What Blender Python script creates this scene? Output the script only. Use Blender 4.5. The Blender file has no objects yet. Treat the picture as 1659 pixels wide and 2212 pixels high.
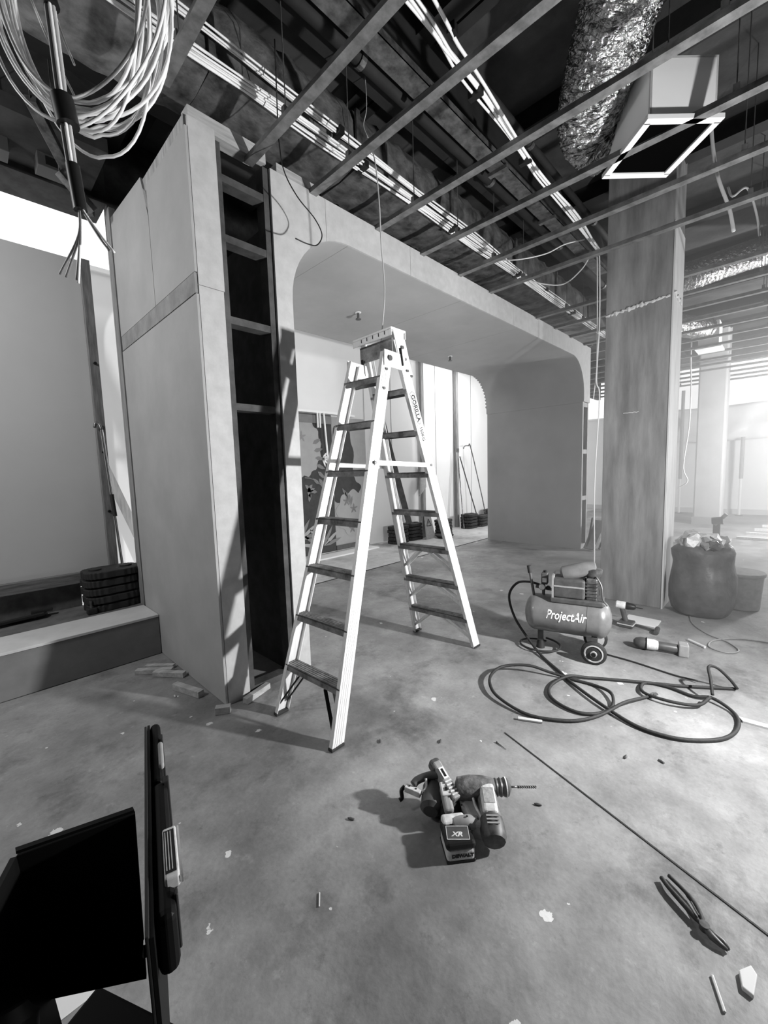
import bpy, bmesh, math, random
from mathutils import Vector as V, Matrix as M, Euler
random.seed(7)
D = bpy.data; C = bpy.context.scene.collection; S = bpy.context.scene
PI = math.pi
# ---------------------------------------------------------------- camera
cam = D.objects.new('camera', D.cameras.new('camera')); C.objects.link(cam); S.camera = cam
Rw = ((0.69593805, -0.09273844, 0.71208835), (-0.71745131, -0.04759601, 0.69498074), (-0.03055887, -0.99455226, -0.09965919))
m = M.Identity(4)
for i in range(3):
    m[i][0] = Rw[i][0]; m[i][1] = -Rw[i][1]; m[i][2] = -Rw[i][2]
m[2][3] = 1.5
cam.matrix_world = m
cam.data.sensor_fit = 'HORIZONTAL'; cam.data.sensor_width = 36; cam.data.lens = 36 * 890.7 / 1659
cam.data.clip_start = 0.02
# ---------------------------------------------------------------- sky, lamps, added fill, exposure
w = D.worlds.new('world'); S.world = w; w.use_nodes = True
w.node_tree.nodes['Background'].inputs[0].default_value = (1, 1, 1, 1)
w.node_tree.nodes['Background'].inputs[1].default_value = 1.6
S.view_settings.view_transform = 'Standard'; S.view_settings.look = 'None'
S.view_settings.exposure = 0.0; S.view_settings.gamma = 1; S.view_settings.use_curve_mapping = False

def lamp(name, kind, loc, power, size=.1, target=None, sy=None, spread=None):
    l = D.lights.new(name, kind); o = D.objects.new(name, l); C.objects.link(o); o.location = loc
    l.energy = power
    if kind == 'AREA':
        l.size = size
        if sy: l.shape = 'RECTANGLE'; l.size_y = sy
        if spread: l.spread = spread
    else: l.shadow_soft_size = size
    if target is not None:
        o.rotation_euler = (V(target) - V(loc)).to_track_quat('-Z', 'Y').to_euler()
    return o
lamp('site_floodlight', 'AREA', (2.9, -0.75, 1.35), 175, .10, (2.2, 2.6, 1.7))
lamp('second_floodlight', 'POINT', (5.6, -3.2, 1.7), 105, .10)
lamp('far_floor_fill', 'POINT', (10.5, -1.6, 2.2), 1400, .25)  # unseen fill added to brighten the far floor
lamp('back_room_fill', 'AREA', (8.6, 5.0, 3.9), 60, .5, (8.2, 5.5, 0))  # unseen weak fill added for the back room
lamp('platform_fill', 'AREA', (-1.7, 3.2, 3.5), 60, .4, (0.8, 4.4, 1.6))  # unseen fill added to light the hoarding and portal side

# ---------------------------------------------------------------- materials
MATS = {}
def mat(name, v, rough=.6, metal=0., nz=0., scale=8., bump=0., bscale=40., stretch=None, hi=None, spec=.5, coat=0):
    if name in MATS: return MATS[name]
    mt = D.materials.new(name); mt.use_nodes = True; nt = mt.node_tree; N = nt.nodes; L = nt.links
    b = N['Principled BSDF']
    b.inputs['Base Color'].default_value = (v, v, v, 1); b.inputs['Roughness'].default_value = rough
    b.inputs['Metallic'].default_value = metal; b.inputs['Specular IOR Level'].default_value = spec
    b.inputs['Coat Weight'].default_value = coat
    if nz or bump:
        tc = N.new('ShaderNodeTexCoord'); mp = N.new('ShaderNodeMapping'); L.new(tc.outputs['Object'], mp.inputs[0])
        if stretch: mp.inputs['Scale'].default_value = stretch
    if nz:
        n = N.new('ShaderNodeTexNoise'); n.inputs['Scale'].default_value = scale; n.inputs['Detail'].default_value = 6
        n.inputs['Roughness'].default_value = .6
        L.new(mp.outputs[0], n.inputs[0])
        r = N.new('ShaderNodeMapRange'); r.inputs[1].default_value = .3; r.inputs[2].default_value = .7
        r.inputs[3].default_value = max(0, v - nz); r.inputs[4].default_value = v + (nz if hi is None else hi)
        L.new(n.outputs[0], r.inputs[0]); cb = N.new('ShaderNodeCombineColor')
        for k in range(3): L.new(r.outputs[0], cb.inputs[k])
        L.new(cb.outputs[0], b.inputs['Base Color'])
    if bump:
        n = N.new('ShaderNodeTexNoise'); n.inputs['Scale'].default_value = bscale; n.inputs['Detail'].default_value = 5
        L.new(mp.outputs[0], n.inputs[0]); bp = N.new('ShaderNodeBump'); bp.inputs[0].default_value = bump
        bp.inputs['Distance'].default_value = .02
        L.new(n.outputs[0], bp.inputs['Height']); L.new(bp.outputs[0], b.inputs['Normal'])
    MATS[name] = mt; return mt

def floor_mat(name, base, lo, flecks=True):
    mt = D.materials.new(name); mt.use_nodes = True; nt = mt.node_tree; N = nt.nodes; L = nt.links
    b = N['Principled BSDF']; tc = N.new('ShaderNodeTexCoord')
    def noise(sc, det, a, c, o0, o1, off=0, rough=.6):
        mp = N.new('ShaderNodeMapping'); mp.inputs['Location'].default_value = (off, off * .7, 0); L.new(tc.outputs['Object'], mp.inputs[0])
        n = N.new('ShaderNodeTexNoise'); n.inputs['Scale'].default_value = sc; n.inputs['Detail'].default_value = det
        n.inputs['Roughness'].default_value = rough
        L.new(mp.outputs[0], n.inputs[0]); r = N.new('ShaderNodeMapRange')
        r.inputs[1].default_value = a; r.inputs[2].default_value = c; r.inputs[3].default_value = o0; r.inputs[4].default_value = o1
        L.new(n.outputs[0], r.inputs[0]); return r.outputs[0]
    def math_(op, a, c):
        x = N.new('ShaderNodeMath'); x.operation = op
        for k, q in enumerate((a, c)):
            if isinstance(q, (int, float)): x.inputs[k].default_value = q
            else: L.new(q, x.inputs[k])
        return x.outputs[0]
    big = noise(1.1, 5, .35, .65, lo, base)
    med = noise(5, 6, .3, .7, .78, 1.16, 3)
    fine = noise(60, 4, .3, .7, .93, 1.07, 5)
    dark = noise(1.7, 10, .54, .68, 1, .50, 11, .72)
    v = math_('MULTIPLY', big, med); v = math_('MULTIPLY', v, fine); v = math_('MULTIPLY', v, dark)
    if flecks:
        scr = noise(9, 12, .56, .72, 1, .55, 21, .8); v = math_('MULTIPLY', v, scr)
        scu = noise(13, 10, .60, .74, 1, 1.5, 31, .75); v = math_('MULTIPLY', v, scu)
        # spilt plaster flecks: sparse voronoi cells broken up by noise
        vo = N.new('ShaderNodeTexVoronoi'); vo.inputs['Scale'].default_value = 3.6; L.new(tc.outputs['Object'], vo.inputs[0])
        nn = noise(38, 3, 0, 1, -.085, .085, 2)
        d = math_('ADD', vo.outputs['Distance'], nn)
        sp = N.new('ShaderNodeSeparateColor'); L.new(vo.outputs['Color'], sp.inputs[0])
        keep = math_('GREATER_THAN', sp.outputs[0], .3)
        size = math_('MULTIPLY', sp.outputs[1], .115)
        f = math_('MULTIPLY', math_('LESS_THAN', d, size), keep)
        mx = N.new('ShaderNodeMapRange'); L.new(f, mx.inputs[0]); L.new(v, mx.inputs[3]); mx.inputs[4].default_value = .72
        v = mx.outputs[0]
        vo = N.new('ShaderNodeTexVoronoi'); vo.inputs['Scale'].default_value = 9; L.new(tc.outputs['Object'], vo.inputs[0])
        nn = noise(90, 3, 0, 1, -.09, .09, 6)
        d = math_('ADD', vo.outputs['Distance'], nn)
        sp = N.new('ShaderNodeSeparateColor'); L.new(vo.outputs['Color'], sp.inputs[0])
        f = math_('MULTIPLY', math_('LESS_THAN', d, math_('MULTIPLY', sp.outputs[1], .10)), math_('GREATER_THAN', sp.outputs[0], .80))
        mx = N.new('ShaderNodeMapRange'); L.new(f, mx.inputs[0]); L.new(v, mx.inputs[3]); mx.inputs[4].default_value = .62
        v = mx.outputs[0]
        f = math_('MULTIPLY', math_('LESS_THAN', d, math_('MULTIPLY', sp.outputs[1], .07)), math_('LESS_THAN', sp.outputs[0], .12))
        mx = N.new('ShaderNodeMapRange'); L.new(f, mx.inputs[0]); L.new(v, mx.inputs[3]); mx.inputs[4].default_value = .06
        v = mx.outputs[0]
    cb = N.new('ShaderNodeCombineColor')
    for k in range(3): L.new(v, cb.inputs[k])
    L.new(cb.outputs[0], b.inputs['Base Color'])
    b.inputs['Roughness'].default_value = .55; b.inputs['Specular IOR Level'].default_value = .35
    n = N.new('ShaderNodeTexNoise'); n.inputs['Scale'].default_value = 30; n.inputs['Detail'].default_value = 8; L.new(tc.outputs['Object'], n.inputs[0])
    bp = N.new('ShaderNodeBump'); bp.inputs[0].default_value = .25; bp.inputs['Distance'].default_value = .01
    L.new(n.outputs[0], bp.inputs['Height']); L.new(bp.outputs[0], b.inputs['Normal'])
    return mt
M_floor = floor_mat('dusty_concrete_floor', .36, .18)
M_floor2 = floor_mat('pale_screed_floor', .56, .44, False)
mdf = mat('grey_mdf', .40, .7, nz=.035, scale=3, bump=.03)
mdf_front = mat('pale_mdf_front', .50, .7, nz=.05, scale=14, bump=.05)
mdf_lin = mat('mdf_lining', .42, .6, nz=.04, scale=1.6, bump=.02)
pine = mat('pale_pine', .40, .7, nz=.12, scale=6, stretch=(6, 6, .6), bump=.1)
pine_x = mat('pale_pine_long', .42, .7, nz=.13, scale=6, stretch=(.6, 6, 6), bump=.1)
stud_dark = mat('dark_shaded_stud', .065, .8, nz=.03, scale=8, bump=.1)  # shade inside the portal leg put into the colour; rods and poles plain dark
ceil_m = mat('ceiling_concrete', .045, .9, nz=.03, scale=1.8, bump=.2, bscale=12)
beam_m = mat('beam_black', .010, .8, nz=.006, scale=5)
foil_dull = mat('dull_foil_wrap', .16, .38, .4, nz=.12, scale=7, bump=.9, bscale=9)
foil_m = mat('bright_foil', .42, .20, 1., nz=.25, scale=25, bump=1., bscale=42)
white_wall = mat('white_painted_board', .78, .7, nz=.02, scale=2)
grey_wall = mat('grey_painted_board', .60, .7, nz=.02, scale=1.5)
white_cable = mat('white_cable_sheath', .82, .4)
black = mat('black_plastic', .010, .45, spec=.3)
void = mat('void_black', .002, .9, spec=0)
case_black = mat('case_black', .004, .5, spec=.12)
black_r = mat('black_rubber', .02, .7, bump=.2)
alu = mat('aluminium', .82, .42, .25, nz=.09, scale=9, stretch=(7, 7, .5), bump=.05, hi=.05)
step_m = mat('worn_step', .21, .6, .2, nz=.13, scale=14, bump=.2)
steel = mat('galvanised_steel', .14, .38, .6, nz=.1, scale=14)
rail_m = mat('ceiling_rail_steel', .22, .42, .55, nz=.1, scale=12)
white_m = mat('white_enamel', .85, .4)
conc = mat('column_concrete', .20, .85, nz=.09, scale=4, stretch=(2, 2, .35), bump=.35, bscale=9)
conc_l = mat('column_edge_board_lit', .55, .8, nz=.08, scale=6, stretch=(3, 3, .5))
sheet_m = mat('plastic_sheet', .80, .35, nz=.05, scale=2, bump=.4, bscale=3)
dark_grey = mat('dark_grey_plastic', .07, .45, nz=.02, scale=20)
mid_grey = mat('mid_grey_plastic', .30, .5, nz=.05, scale=20)
lt_grey = mat('light_grey_plastic', .62, .5, nz=.14, scale=45)
tank_m = mat('painted_steel_tank', .17, .35, .1, nz=.04, scale=9, coat=.2)
bag_m = mat('rubble_bag', .085, .45, nz=.03, scale=9, bump=.5, bscale=10)
chip_w = mat('pale_chip', .62, .8)
mural_light = mat('mural_pale_paint', .36, .8, nz=.02)
mural_dark = mat('mural_dark_paint', .045, .8, nz=.01)
mural_mid = mat('mural_mid_paint', .20, .8, nz=.02)

# ---------------------------------------------------------------- helpers
MWD = {}
def thing(name, label, cat, loc=(0, 0, 0), rz=0, group=None):
    o = D.objects.new(name, None); C.objects.link(o); o.empty_display_size = .1
    o.location = loc; o.rotation_euler = (0, 0, rz); o['label'] = label; o['category'] = cat
    if group: o['group'] = group
    MWD[o.name] = M.Translation(loc) @ M.Rotation(rz, 4, 'Z')
    return o
def tag(o, label, cat, group=None):
    o['label'] = label; o['category'] = cat
    if group: o['group'] = group
    return o
def obj(name, bm, mt, parent=None, label=None, smooth=False, bevel=0, seg=2):
    """link a bmesh given in world coordinates as one object, re-based on its parent or on its own base"""
    if isinstance(bm, list): pass
    if parent is not None:
        inv = MWD[parent.name].inverted(); bm.transform(inv)
    else:
        xs = [v.co.x for v in bm.verts]; ys = [v.co.y for v in bm.verts]; zs = [v.co.z for v in bm.verts]
        base = V(((min(xs) + max(xs)) / 2, (min(ys) + max(ys)) / 2, min(zs)))
        bm.transform(M.Translation(-base))
    bmesh.ops.recalc_face_normals(bm, faces=bm.faces)
    me = D.meshes.new(name); bm.to_mesh(me); bm.free(); me.materials.append(mt)
    if smooth:
        for p in me.polygons: p.use_smooth = True
    o = D.objects.new(name, me); C.objects.link(o)
    if parent is not None: o.parent = parent; MWD[o.name] = MWD[parent.name].copy()
    else: o.location = base; MWD[o.name] = M.Translation(base)
    if smooth and smooth != 'all':
        md = o.modifiers.new('es', 'EDGE_SPLIT'); md.split_angle = math.radians(38)
    if bevel:
        md = o.modifiers.new('bv', 'BEVEL'); md.width = bevel; md.segments = seg; md.limit_method = 'ANGLE'
    if label: o['label'] = label
    return o
def B(): return bmesh.new()
def box(bm, lo, hi, mtx=None):
    vs = [bm.verts.new((x, y, z)) for x in (lo[0], hi[0]) for y in (lo[1], hi[1]) for z in (lo[2], hi[2])]
    for f in ((0, 1, 3, 2), (4, 6, 7, 5), (0, 4, 5, 1), (2, 3, 7, 6), (0, 2, 6, 4), (1, 5, 7, 3)):
        bm.faces.new([vs[i] for i in f])
    if mtx is not None:
        for v in vs: v.co = mtx @ v.co
    return bm
def bx(lo, hi, mtx=None): return box(B(), lo, hi, mtx)
def frame(a, b, up=(0, 0, 1)):
    """matrix with X along a->b, origin a"""
    a = V(a); b = V(b); x = (b - a).normalized(); u = V(up)
    if abs(x.dot(u)) > .98: u = V((0, 1, 0))
    y = u.cross(x).normalized(); z = x.cross(y)
    mm = M.Identity(4)
    for i in range(3): mm[i][0] = x[i]; mm[i][1] = y[i]; mm[i][2] = z[i]; mm[i][3] = a[i]
    return mm
def bar(bm, a, b, wy, wz, up=(0, 0, 1)):
    L_ = (V(b) - V(a)).length
    return box(bm, (0, -wy / 2, -wz / 2), (L_, wy / 2, wz / 2), frame(a, b, up))
def tube(bm, pts, r, n=8, cap=True):
    pts = [V(p) for p in pts]; rings = []; prev = None
    for i, p in enumerate(pts):
        d = (pts[min(i + 1, len(pts) - 1)] - pts[max(i - 1, 0)])
        if d.length < 1e-9: d = V((0, 0, 1))
        d.normalize()
        if prev is None:
            u = d.orthogonal().normalized()
        else:
            u = (prev - d * prev.dot(d))
            u = u.normalized() if u.length > 1e-6 else d.orthogonal().normalized()
        prev = u; v = d.cross(u); rr = r[i] if isinstance(r, (list, tuple)) else r
        rings.append([bm.verts.new(p + (u * math.cos(2 * PI * k / n) + v * math.sin(2 * PI * k / n)) * rr) for k in range(n)])
    for a, b in zip(rings, rings[1:]):
        for k in range(n): bm.faces.new((a[k], a[(k + 1) % n], b[(k + 1) % n], b[k]))
    if cap:
        bm.faces.new(rings[0][::-1]); bm.faces.new(rings[-1])
    return bm
def lathe(bm, prof, mtx, n=24):
    """profile [(x along axis, r)] about local X"""
    rings = []
    for x, r in prof:
        rings.append([bm.verts.new(mtx @ V((x, max(r, 1e-4) * math.cos(2 * PI * k / n), max(r, 1e-4) * math.sin(2 * PI * k / n)))) for k in range(n)])
    for a, b in zip(rings, rings[1:]):
        for k in range(n): bm.faces.new((a[k], a[(k + 1) % n], b[(k + 1) % n], b[k]))
    bm.faces.new(rings[0][::-1]); bm.faces.new(rings[-1]); return bm
def prism(bm, poly, h, mtx=None):
    """polygon in local XY from z=0 to h"""
    mtx = mtx or M.Identity(4)
    a = [bm.verts.new(mtx @ V((x, y, 0))) for x, y in poly]; b = [bm.verts.new(mtx @ V((x, y, h))) for x, y in poly]
    bm.faces.new(a[::-1]); bm.faces.new(b); n = len(poly)
    for k in range(n): bm.faces.new((a[k], a[(k + 1) % n], b[(k + 1) % n], b[k]))
    return bm
def spline(pts, n=8):
    pts = [V(p) for p in pts]; out = []
    P_ = [pts[0] * 2 - pts[1]] + pts + [pts[-1] * 2 - pts[-2]]
    for i in range(1, len(P_) - 2):
        p0, p1, p2, p3 = P_[i - 1:i + 3]
        for k in range(n):
            t = k / n
            out.append(.5 * ((2 * p1) + (p2 - p0) * t + (2 * p0 - 5 * p1 + 4 * p2 - p3) * t * t + (3 * p1 - p0 - 3 * p2 + p3) * t ** 3))
    out.append(pts[-1]); return out
def struct(name, bm, mt, smooth=False):
    o = obj(name, bm, mt, smooth=smooth); o['kind'] = 'structure'; return o
def text_bm(s, size, depth=.002, bold=0.0, sx=1.0, shear=0):
    cu = D.curves.new('t', 'FONT'); cu.body = s; cu.size = size; cu.extrude = depth / 2; cu.offset = bold; cu.shear = shear
    cu.align_x = 'CENTER'; cu.align_y = 'CENTER'; cu.resolution_u = 2
    o = D.objects.new('t', cu); C.objects.link(o); bpy.context.view_layer.update()
    dg = bpy.context.evaluated_depsgraph_get(); me = D.meshes.new_from_object(o.evaluated_get(dg))
    bm = B(); bm.from_mesh(me); bm.transform(M.Diagonal((sx, 1, 1, 1)))
    D.objects.remove(o); D.curves.remove(cu); D.meshes.remove(me); return bm
def dup(root, loc, rz, label=None, group=None):
    r = root.copy(); C.objects.link(r); r.location = loc; r.rotation_euler = (0, 0, rz)
    if label: r['label'] = label
    if group: r['group'] = group
    for ch in list(root.children):
        c = ch.copy(); C.objects.link(c); c.parent = r
        for g in ch.children:
            d = g.copy(); C.objects.link(d); d.parent = c
    return r

# ================================================================ THE SETTING
struct('floor', bx((-3, -5, -.12), (15, 4.5, 0)), M_floor)
struct('trim_1', bx((1.7, 4.5, -.12), (15, 6.3, .004)), M_floor2)          # paler floor beyond the portal
struct('trim_2', bx((1.78, 4.485, 0), (8.2, 4.502, .006)), black_r)        # joint line
struct('trim_3', bar(B(), (2.026, 1.075, .001), (1.60, -.18, .001), .007, .004), black_r)   # cut line in the slab
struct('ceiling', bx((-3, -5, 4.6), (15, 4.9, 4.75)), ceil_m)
struct('wall_back', bx((-.2, 6.06, 0), (12.5, 6.16, 3.98)), white_wall)
struct('wall_rear', bx((-3.15, -5, 0), (-3, 4.6, 4.6)), mat('rear_wall', .04, .8))
struct('wall_right', bx((-3, -5.15, 0), (15, -5, 4.6)), mat('side_wall', .14, .8))
struct('wall_far_return', bx((12.4, 6.0, 0), (15.2, 6.16, 4.6)), white_wall) if False else None
# far wall with its window band
struct('wall_far', bx((15, -5, 0), (15.12, 6.16, 2.95)), white_wall)
struct('trim_4', bx((14.86, -5, 4.15), (15.1, 6.2, 4.6)), ceil_m)
struct('trim_5', bx((14.96, -5, 2.95), (15.06, 6.1, 3.0)), white_m)
struct('baseboard_far', bx((14.95, -5, 0), (15, 6.0, .14)), mat('far_skirting', .55, .6))
struct('trim_6', bx((-.4, 6.03, 3.98), (12.5, 6.12, 4.03)), white_m)

# ceiling beams
def beam(n, lo, hi, mt=beam_m): struct('trim_%d' % n, bx(lo, hi), mt)
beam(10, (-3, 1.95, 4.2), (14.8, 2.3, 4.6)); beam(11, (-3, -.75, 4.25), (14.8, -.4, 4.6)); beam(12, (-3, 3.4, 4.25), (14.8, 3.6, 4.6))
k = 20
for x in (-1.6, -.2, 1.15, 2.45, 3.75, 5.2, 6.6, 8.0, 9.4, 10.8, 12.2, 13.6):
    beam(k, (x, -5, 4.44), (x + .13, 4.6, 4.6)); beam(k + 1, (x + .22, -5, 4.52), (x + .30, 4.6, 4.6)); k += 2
# left room: platform, hoarding panel, bulkhead
plat = thing('platform', 'long grey boarded platform against the tall portal on the left', 'platform', (-.9, 4.2, 0))
obj('front_board', bx((-3, 3.77, .005), (1.08, 3.79, .322)), mat('step_riser_shaded', .20, .7, nz=.02), plat, bevel=.002)  # light from above put into the colours: dark riser, pale tread
obj('tread', bx((-3, 3.765, .325), (1.08, 4.17, .345)), mat('pale_lit_tread', .62, .55, nz=.06, scale=5), plat, label='pale front board of the platform top, lightened as if lit', bevel=.002)
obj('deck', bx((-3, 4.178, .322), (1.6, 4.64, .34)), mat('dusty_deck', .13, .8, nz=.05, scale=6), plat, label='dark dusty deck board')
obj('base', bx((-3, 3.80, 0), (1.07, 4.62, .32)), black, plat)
hz_ = thing('hoarding_wall', 'grey temporary hoarding wall behind the platform, top left', 'hoarding', (-.9, 4.64, .34))
obj('panel', bx((-1.02, 4.62, .66), (.93, 4.64, 3.45)), grey_wall, hz_, bevel=.001)
obj('panel', bx((-3, 4.62, .66), (-1.025, 4.64, 3.45)), grey_wall, hz_, bevel=.001)
obj('lower_panel', bx((-3, 4.63, .341), (.70, 4.645, .57)), mat('dark_board', .12, .8, nz=.05), hz_)  # lower panel darker than the panels above
obj('bottom_rail', bx((-3, 4.55, .57), (1.6, 4.64, .66)), mat('rail_timber', .17, .8, nz=.08, scale=9, stretch=(.6, 6, 6)), hz_, label='weathered timber bottom rail')
obj('post', bx((.93, 4.56, .66), (1.0, 4.65, 3.45)), mat('post_timber', .2, .8, nz=.08, scale=9, stretch=(6, 6, .6)), hz_, label='weathered timber post with two bolts')
for z in (1.2, 1.75, 2.55): obj('bolt', tube(B(), [(.965, 4.56, z), (.965, 4.53, z)], .012), black, hz_)
struct('trim_50', bx((1.16, 4.5, 3.6), (15, 4.6, 4.6)), mat('bulkhead_dark', .035, .9, nz=.02))  # bulkhead continued lower, added to block sky light from the hall
struct('trim_8', bx((-3, 4.5, 3.96), (1.16, 4.9, 4.6)), mat('bulkhead_dark', .035, .9, nz=.02))
struct('trim_9', bx((-3, 3.9, 4.02), (1.05, 4.5, 4.12)), mat('bulkhead_mid', .05, .9, nz=.03, scale=3))
for i in range(5):
    t = thing('bracket_box', 'dark metal bracket on the bulkhead above the platform, %s from the left' % ('first', 'second', 'third', 'fourth', 'fifth')[i], 'bracket', (-.9 + i * .42, 4.3, 3.9), group='bracket boxes on the dark bulkhead')
    obj('housing', bx((-1.03 + i * .42, 4.22, 3.92), (-.77 + i * .42, 4.38, 4.02)), mat('bracket_metal', .10, .5, .4), t, bevel=.004)
    obj('opening', bx((-.98 + i * .42, 4.215, 3.94), (-.88 + i * .42, 4.22, 4.0)), black, t)

for i, (a, b, lab) in enumerate((((.74, 4.0, 3.80), (.95, 4.05, 3.62), 'bright-edged steel channel end poking down beside the tall side panel'), ((.55, 3.6, 3.95), (.98, 4.3, 3.72), 'long steel channel sloping down over the platform'))):
    t = thing('steel_channel', lab, 'channel', b); obj('channel', bar(B(), a, b, .07, .05), steel, t, bevel=.003); obj('hanger_rod', tube(B(), [(a[0], a[1], a[2]), (a[0], a[1], 4.6)], .004, 5), steel, t)
# ================================================================ PORTAL
X0, X1, ZS, RR, YF, YB, ZT = 1.76, 7.62, 3.27, .55, 2.57, 4.42, 3.52
XL, XR = 1.10, 7.92
po = thing('boarded_portal', 'huge grey board portal with a rounded opening behind the stepladder', 'portal', (4.5, 3.5, 0))
def zlow(x):
    if x < X0: return 0.0
    if x > X1: return 2.58
    if x < X0 + RR: return ZS - RR + math.sqrt(max(0, RR ** 2 - (X0 + RR - x) ** 2))
    if x > X1 - RR: return ZS - RR + math.sqrt(max(0, RR ** 2 - (x - X1 + RR) ** 2))
    return ZS
def fascia(xa, xb, y0, y1, zt=ZT):
    bm = B(); xs = []
    if xa < X0 < xb:
        bm2 = box(bm, (xa, y0, 0), (X0, y1, zt)); xa = X0
    tail = None
    if xa < X1 < xb: tail = xb; xb = X1
    crit = [X0 + RR * (1 - math.cos(a * PI / 2 / 12)) for a in range(13)] + [X1 - RR * (1 - math.cos(a * PI / 2 / 12)) for a in range(13)]
    xs = sorted(set([xa, xb] + [x for x in crit if xa < x < xb]))
    prev = None
    for x in xs:
        zz = zlow(x) if x > X0 + 1e-6 else ZS - RR
        if abs(x - X1) < 1e-6: zz = ZS - RR
        r = [bm.verts.new(c) for c in ((x, y0, zz), (x, y0, zt), (x, y1, zt), (x, y1, zz))]
        if prev:
            for k in range(4): bm.faces.new((prev[k], prev[(k + 1) % 4], r[(k + 1) % 4], r[k]))
        else: bm.faces.new(r)
        prev = r
    bm.faces.new(prev[::-1])
    if tail: box(bm, (X1, y0, 2.58), (tail, y1, zt))
    return bm
xs = [1.63, 2.09, 3.06, 5.06, 6.27, XR]
for a, b in zip(xs, xs[1:]):
    obj('fascia_panel', fascia(a + .001, b - .0015, YF - .018, YF), mdf_front, po)
obj('back_panel', fascia(1.12, XR, YB, YB + .018), mdf, po)
obj('edge_panel', bx((1.102, YF - .018, 0), (1.255, YF, 2.63)), mdf_front, po, bevel=.001)
obj('edge_panel', bx((1.102, YF - .018, 2.634), (1.262, YF, 3.56)), mdf_front, po, bevel=.001)
# lining swept through the opening
def lining(path, t=.016, y0=YF, y1=YB):
    bm = B(); prev = None
    for i, (x, z) in enumerate(path):
        a = V(path[max(0, i - 1)]); b = V(path[min(len(path) - 1, i + 1)]); d = (b - a).normalized(); nrm = V((-d.y, d.x)) * t
        r = [bm.verts.new(c) for c in ((x, y0, z), (x, y1, z), (x + nrm.x, y1, z + nrm.y), (x + nrm.x, y0, z + nrm.y))]
        if prev:
            for k in range(4): bm.faces.new((prev[k], prev[(k + 1) % 4], r[(k + 1) % 4], r[k]))
        else: bm.faces.new(r)
        prev = r
    bm.faces.new(prev[::-1]); return bm
arcL = [(X0 + RR - RR * math.cos(a * PI / 32), ZS - RR + RR * math.sin(a * PI / 32)) for a in range(17)]
arcR = [(X1 - RR + RR * math.sin(a * PI / 32), ZS - RR + RR * math.cos(a * PI / 32)) for a in range(17)]
obj('jamb_lining', lining([(X0, 0), (X0, ZS - RR - .002)]), mdf_lin, po)
obj('corner_lining', lining(arcL), mdf_lin, po, smooth=True)
for a, b in ((X0 + RR, 3.9), (3.9, 5.2), (5.2, X1 - RR)):
    obj('soffit_panel', lining([(a + .002, ZS), (b - .002, ZS)]), mdf_lin, po)
obj('corner_lining', lining(arcR), mdf_lin, po, smooth=True)
obj('jamb_lining', lining([(X1, ZS - RR - .15), (X1, 0)]), mdf_lin, po)
obj('jamb_lining', lining([(X1, ZS - RR), (X1, ZS - RR - .147)]), mdf_lin, po)
# slotted packers on the far curve
for i in range(12):
    a = i * PI / 26
    c = V((X1 - RR + (RR + .045) * math.cos(a), YB + .03, ZS - RR + (RR + .045) * math.sin(a)))
    obj('packer', bx((-.04, -.012, -.017), (.04, .012, .017), M.Translation(c) @ M.Rotation(-a, 4, 'Y')), pine, po)
# left outer side
YS = 4.13
obj('side_panel', bx((1.085, YF - .015, .005), (1.101, YS, 2.58)), mdf, po, bevel=.001)
obj('side_batten', bx((1.083, YF - .010, 2.585), (1.101, YS - .02, 2.70)), mat('batten_board', .27, .7, nz=.07, scale=9), po, label='scuffed batten across the side')
obj('side_panel', bx((1.085, YF - .015, 2.705), (1.101, 3.245, 3.5)), mdf, po, bevel=.001)
bm = B(); prism(bm, [(3.25, 2.705), (YS, 2.705), (YS, 3.66), (3.35, 3.60), (3.25, 3.3)], .016, M(((0, 0, 1, 1.085), (1, 0, 0, 0), (0, 1, 0, 0), (0, 0, 0, 1))))
obj('side_panel', bm, mdf, po)
obj('corner_post', bx((1.083, YS + .03, .34), (1.13, YS + .14, 3.76)), mat('corner_timber', .26, .8, nz=.08, scale=9, stretch=(6, 6, .6)), po, label='weathered timber corner post')
obj('top_batten', bx((1.10, 2.6, 3.50), (1.16, 4.2, 3.59)), pine, po)
obj('top_plate', bx((1.12, 2.58, 3.55), (1.62, 2.67, 3.64)), pine_x, po, label='pale timber top plate, left piece')
obj('top_plate', bx((1.70, 2.58, 3.52), (2.02, 2.66, 3.60)), pine_x, po)
for x in (1.255, 1.585):
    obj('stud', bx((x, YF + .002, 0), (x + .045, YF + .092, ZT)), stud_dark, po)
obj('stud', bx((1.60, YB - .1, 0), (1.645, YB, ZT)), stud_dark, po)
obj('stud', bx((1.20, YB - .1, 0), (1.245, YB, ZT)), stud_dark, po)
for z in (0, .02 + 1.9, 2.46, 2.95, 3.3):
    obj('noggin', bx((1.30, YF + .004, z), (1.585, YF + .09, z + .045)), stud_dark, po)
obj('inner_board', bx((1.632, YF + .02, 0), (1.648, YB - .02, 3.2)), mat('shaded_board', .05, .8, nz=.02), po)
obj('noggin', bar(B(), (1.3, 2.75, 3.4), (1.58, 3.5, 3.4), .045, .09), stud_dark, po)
obj('noggin', bar(B(), (1.3, 3.3, 3.0), (1.58, 3.3, 3.0), .045, .09), stud_dark, po)
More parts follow.
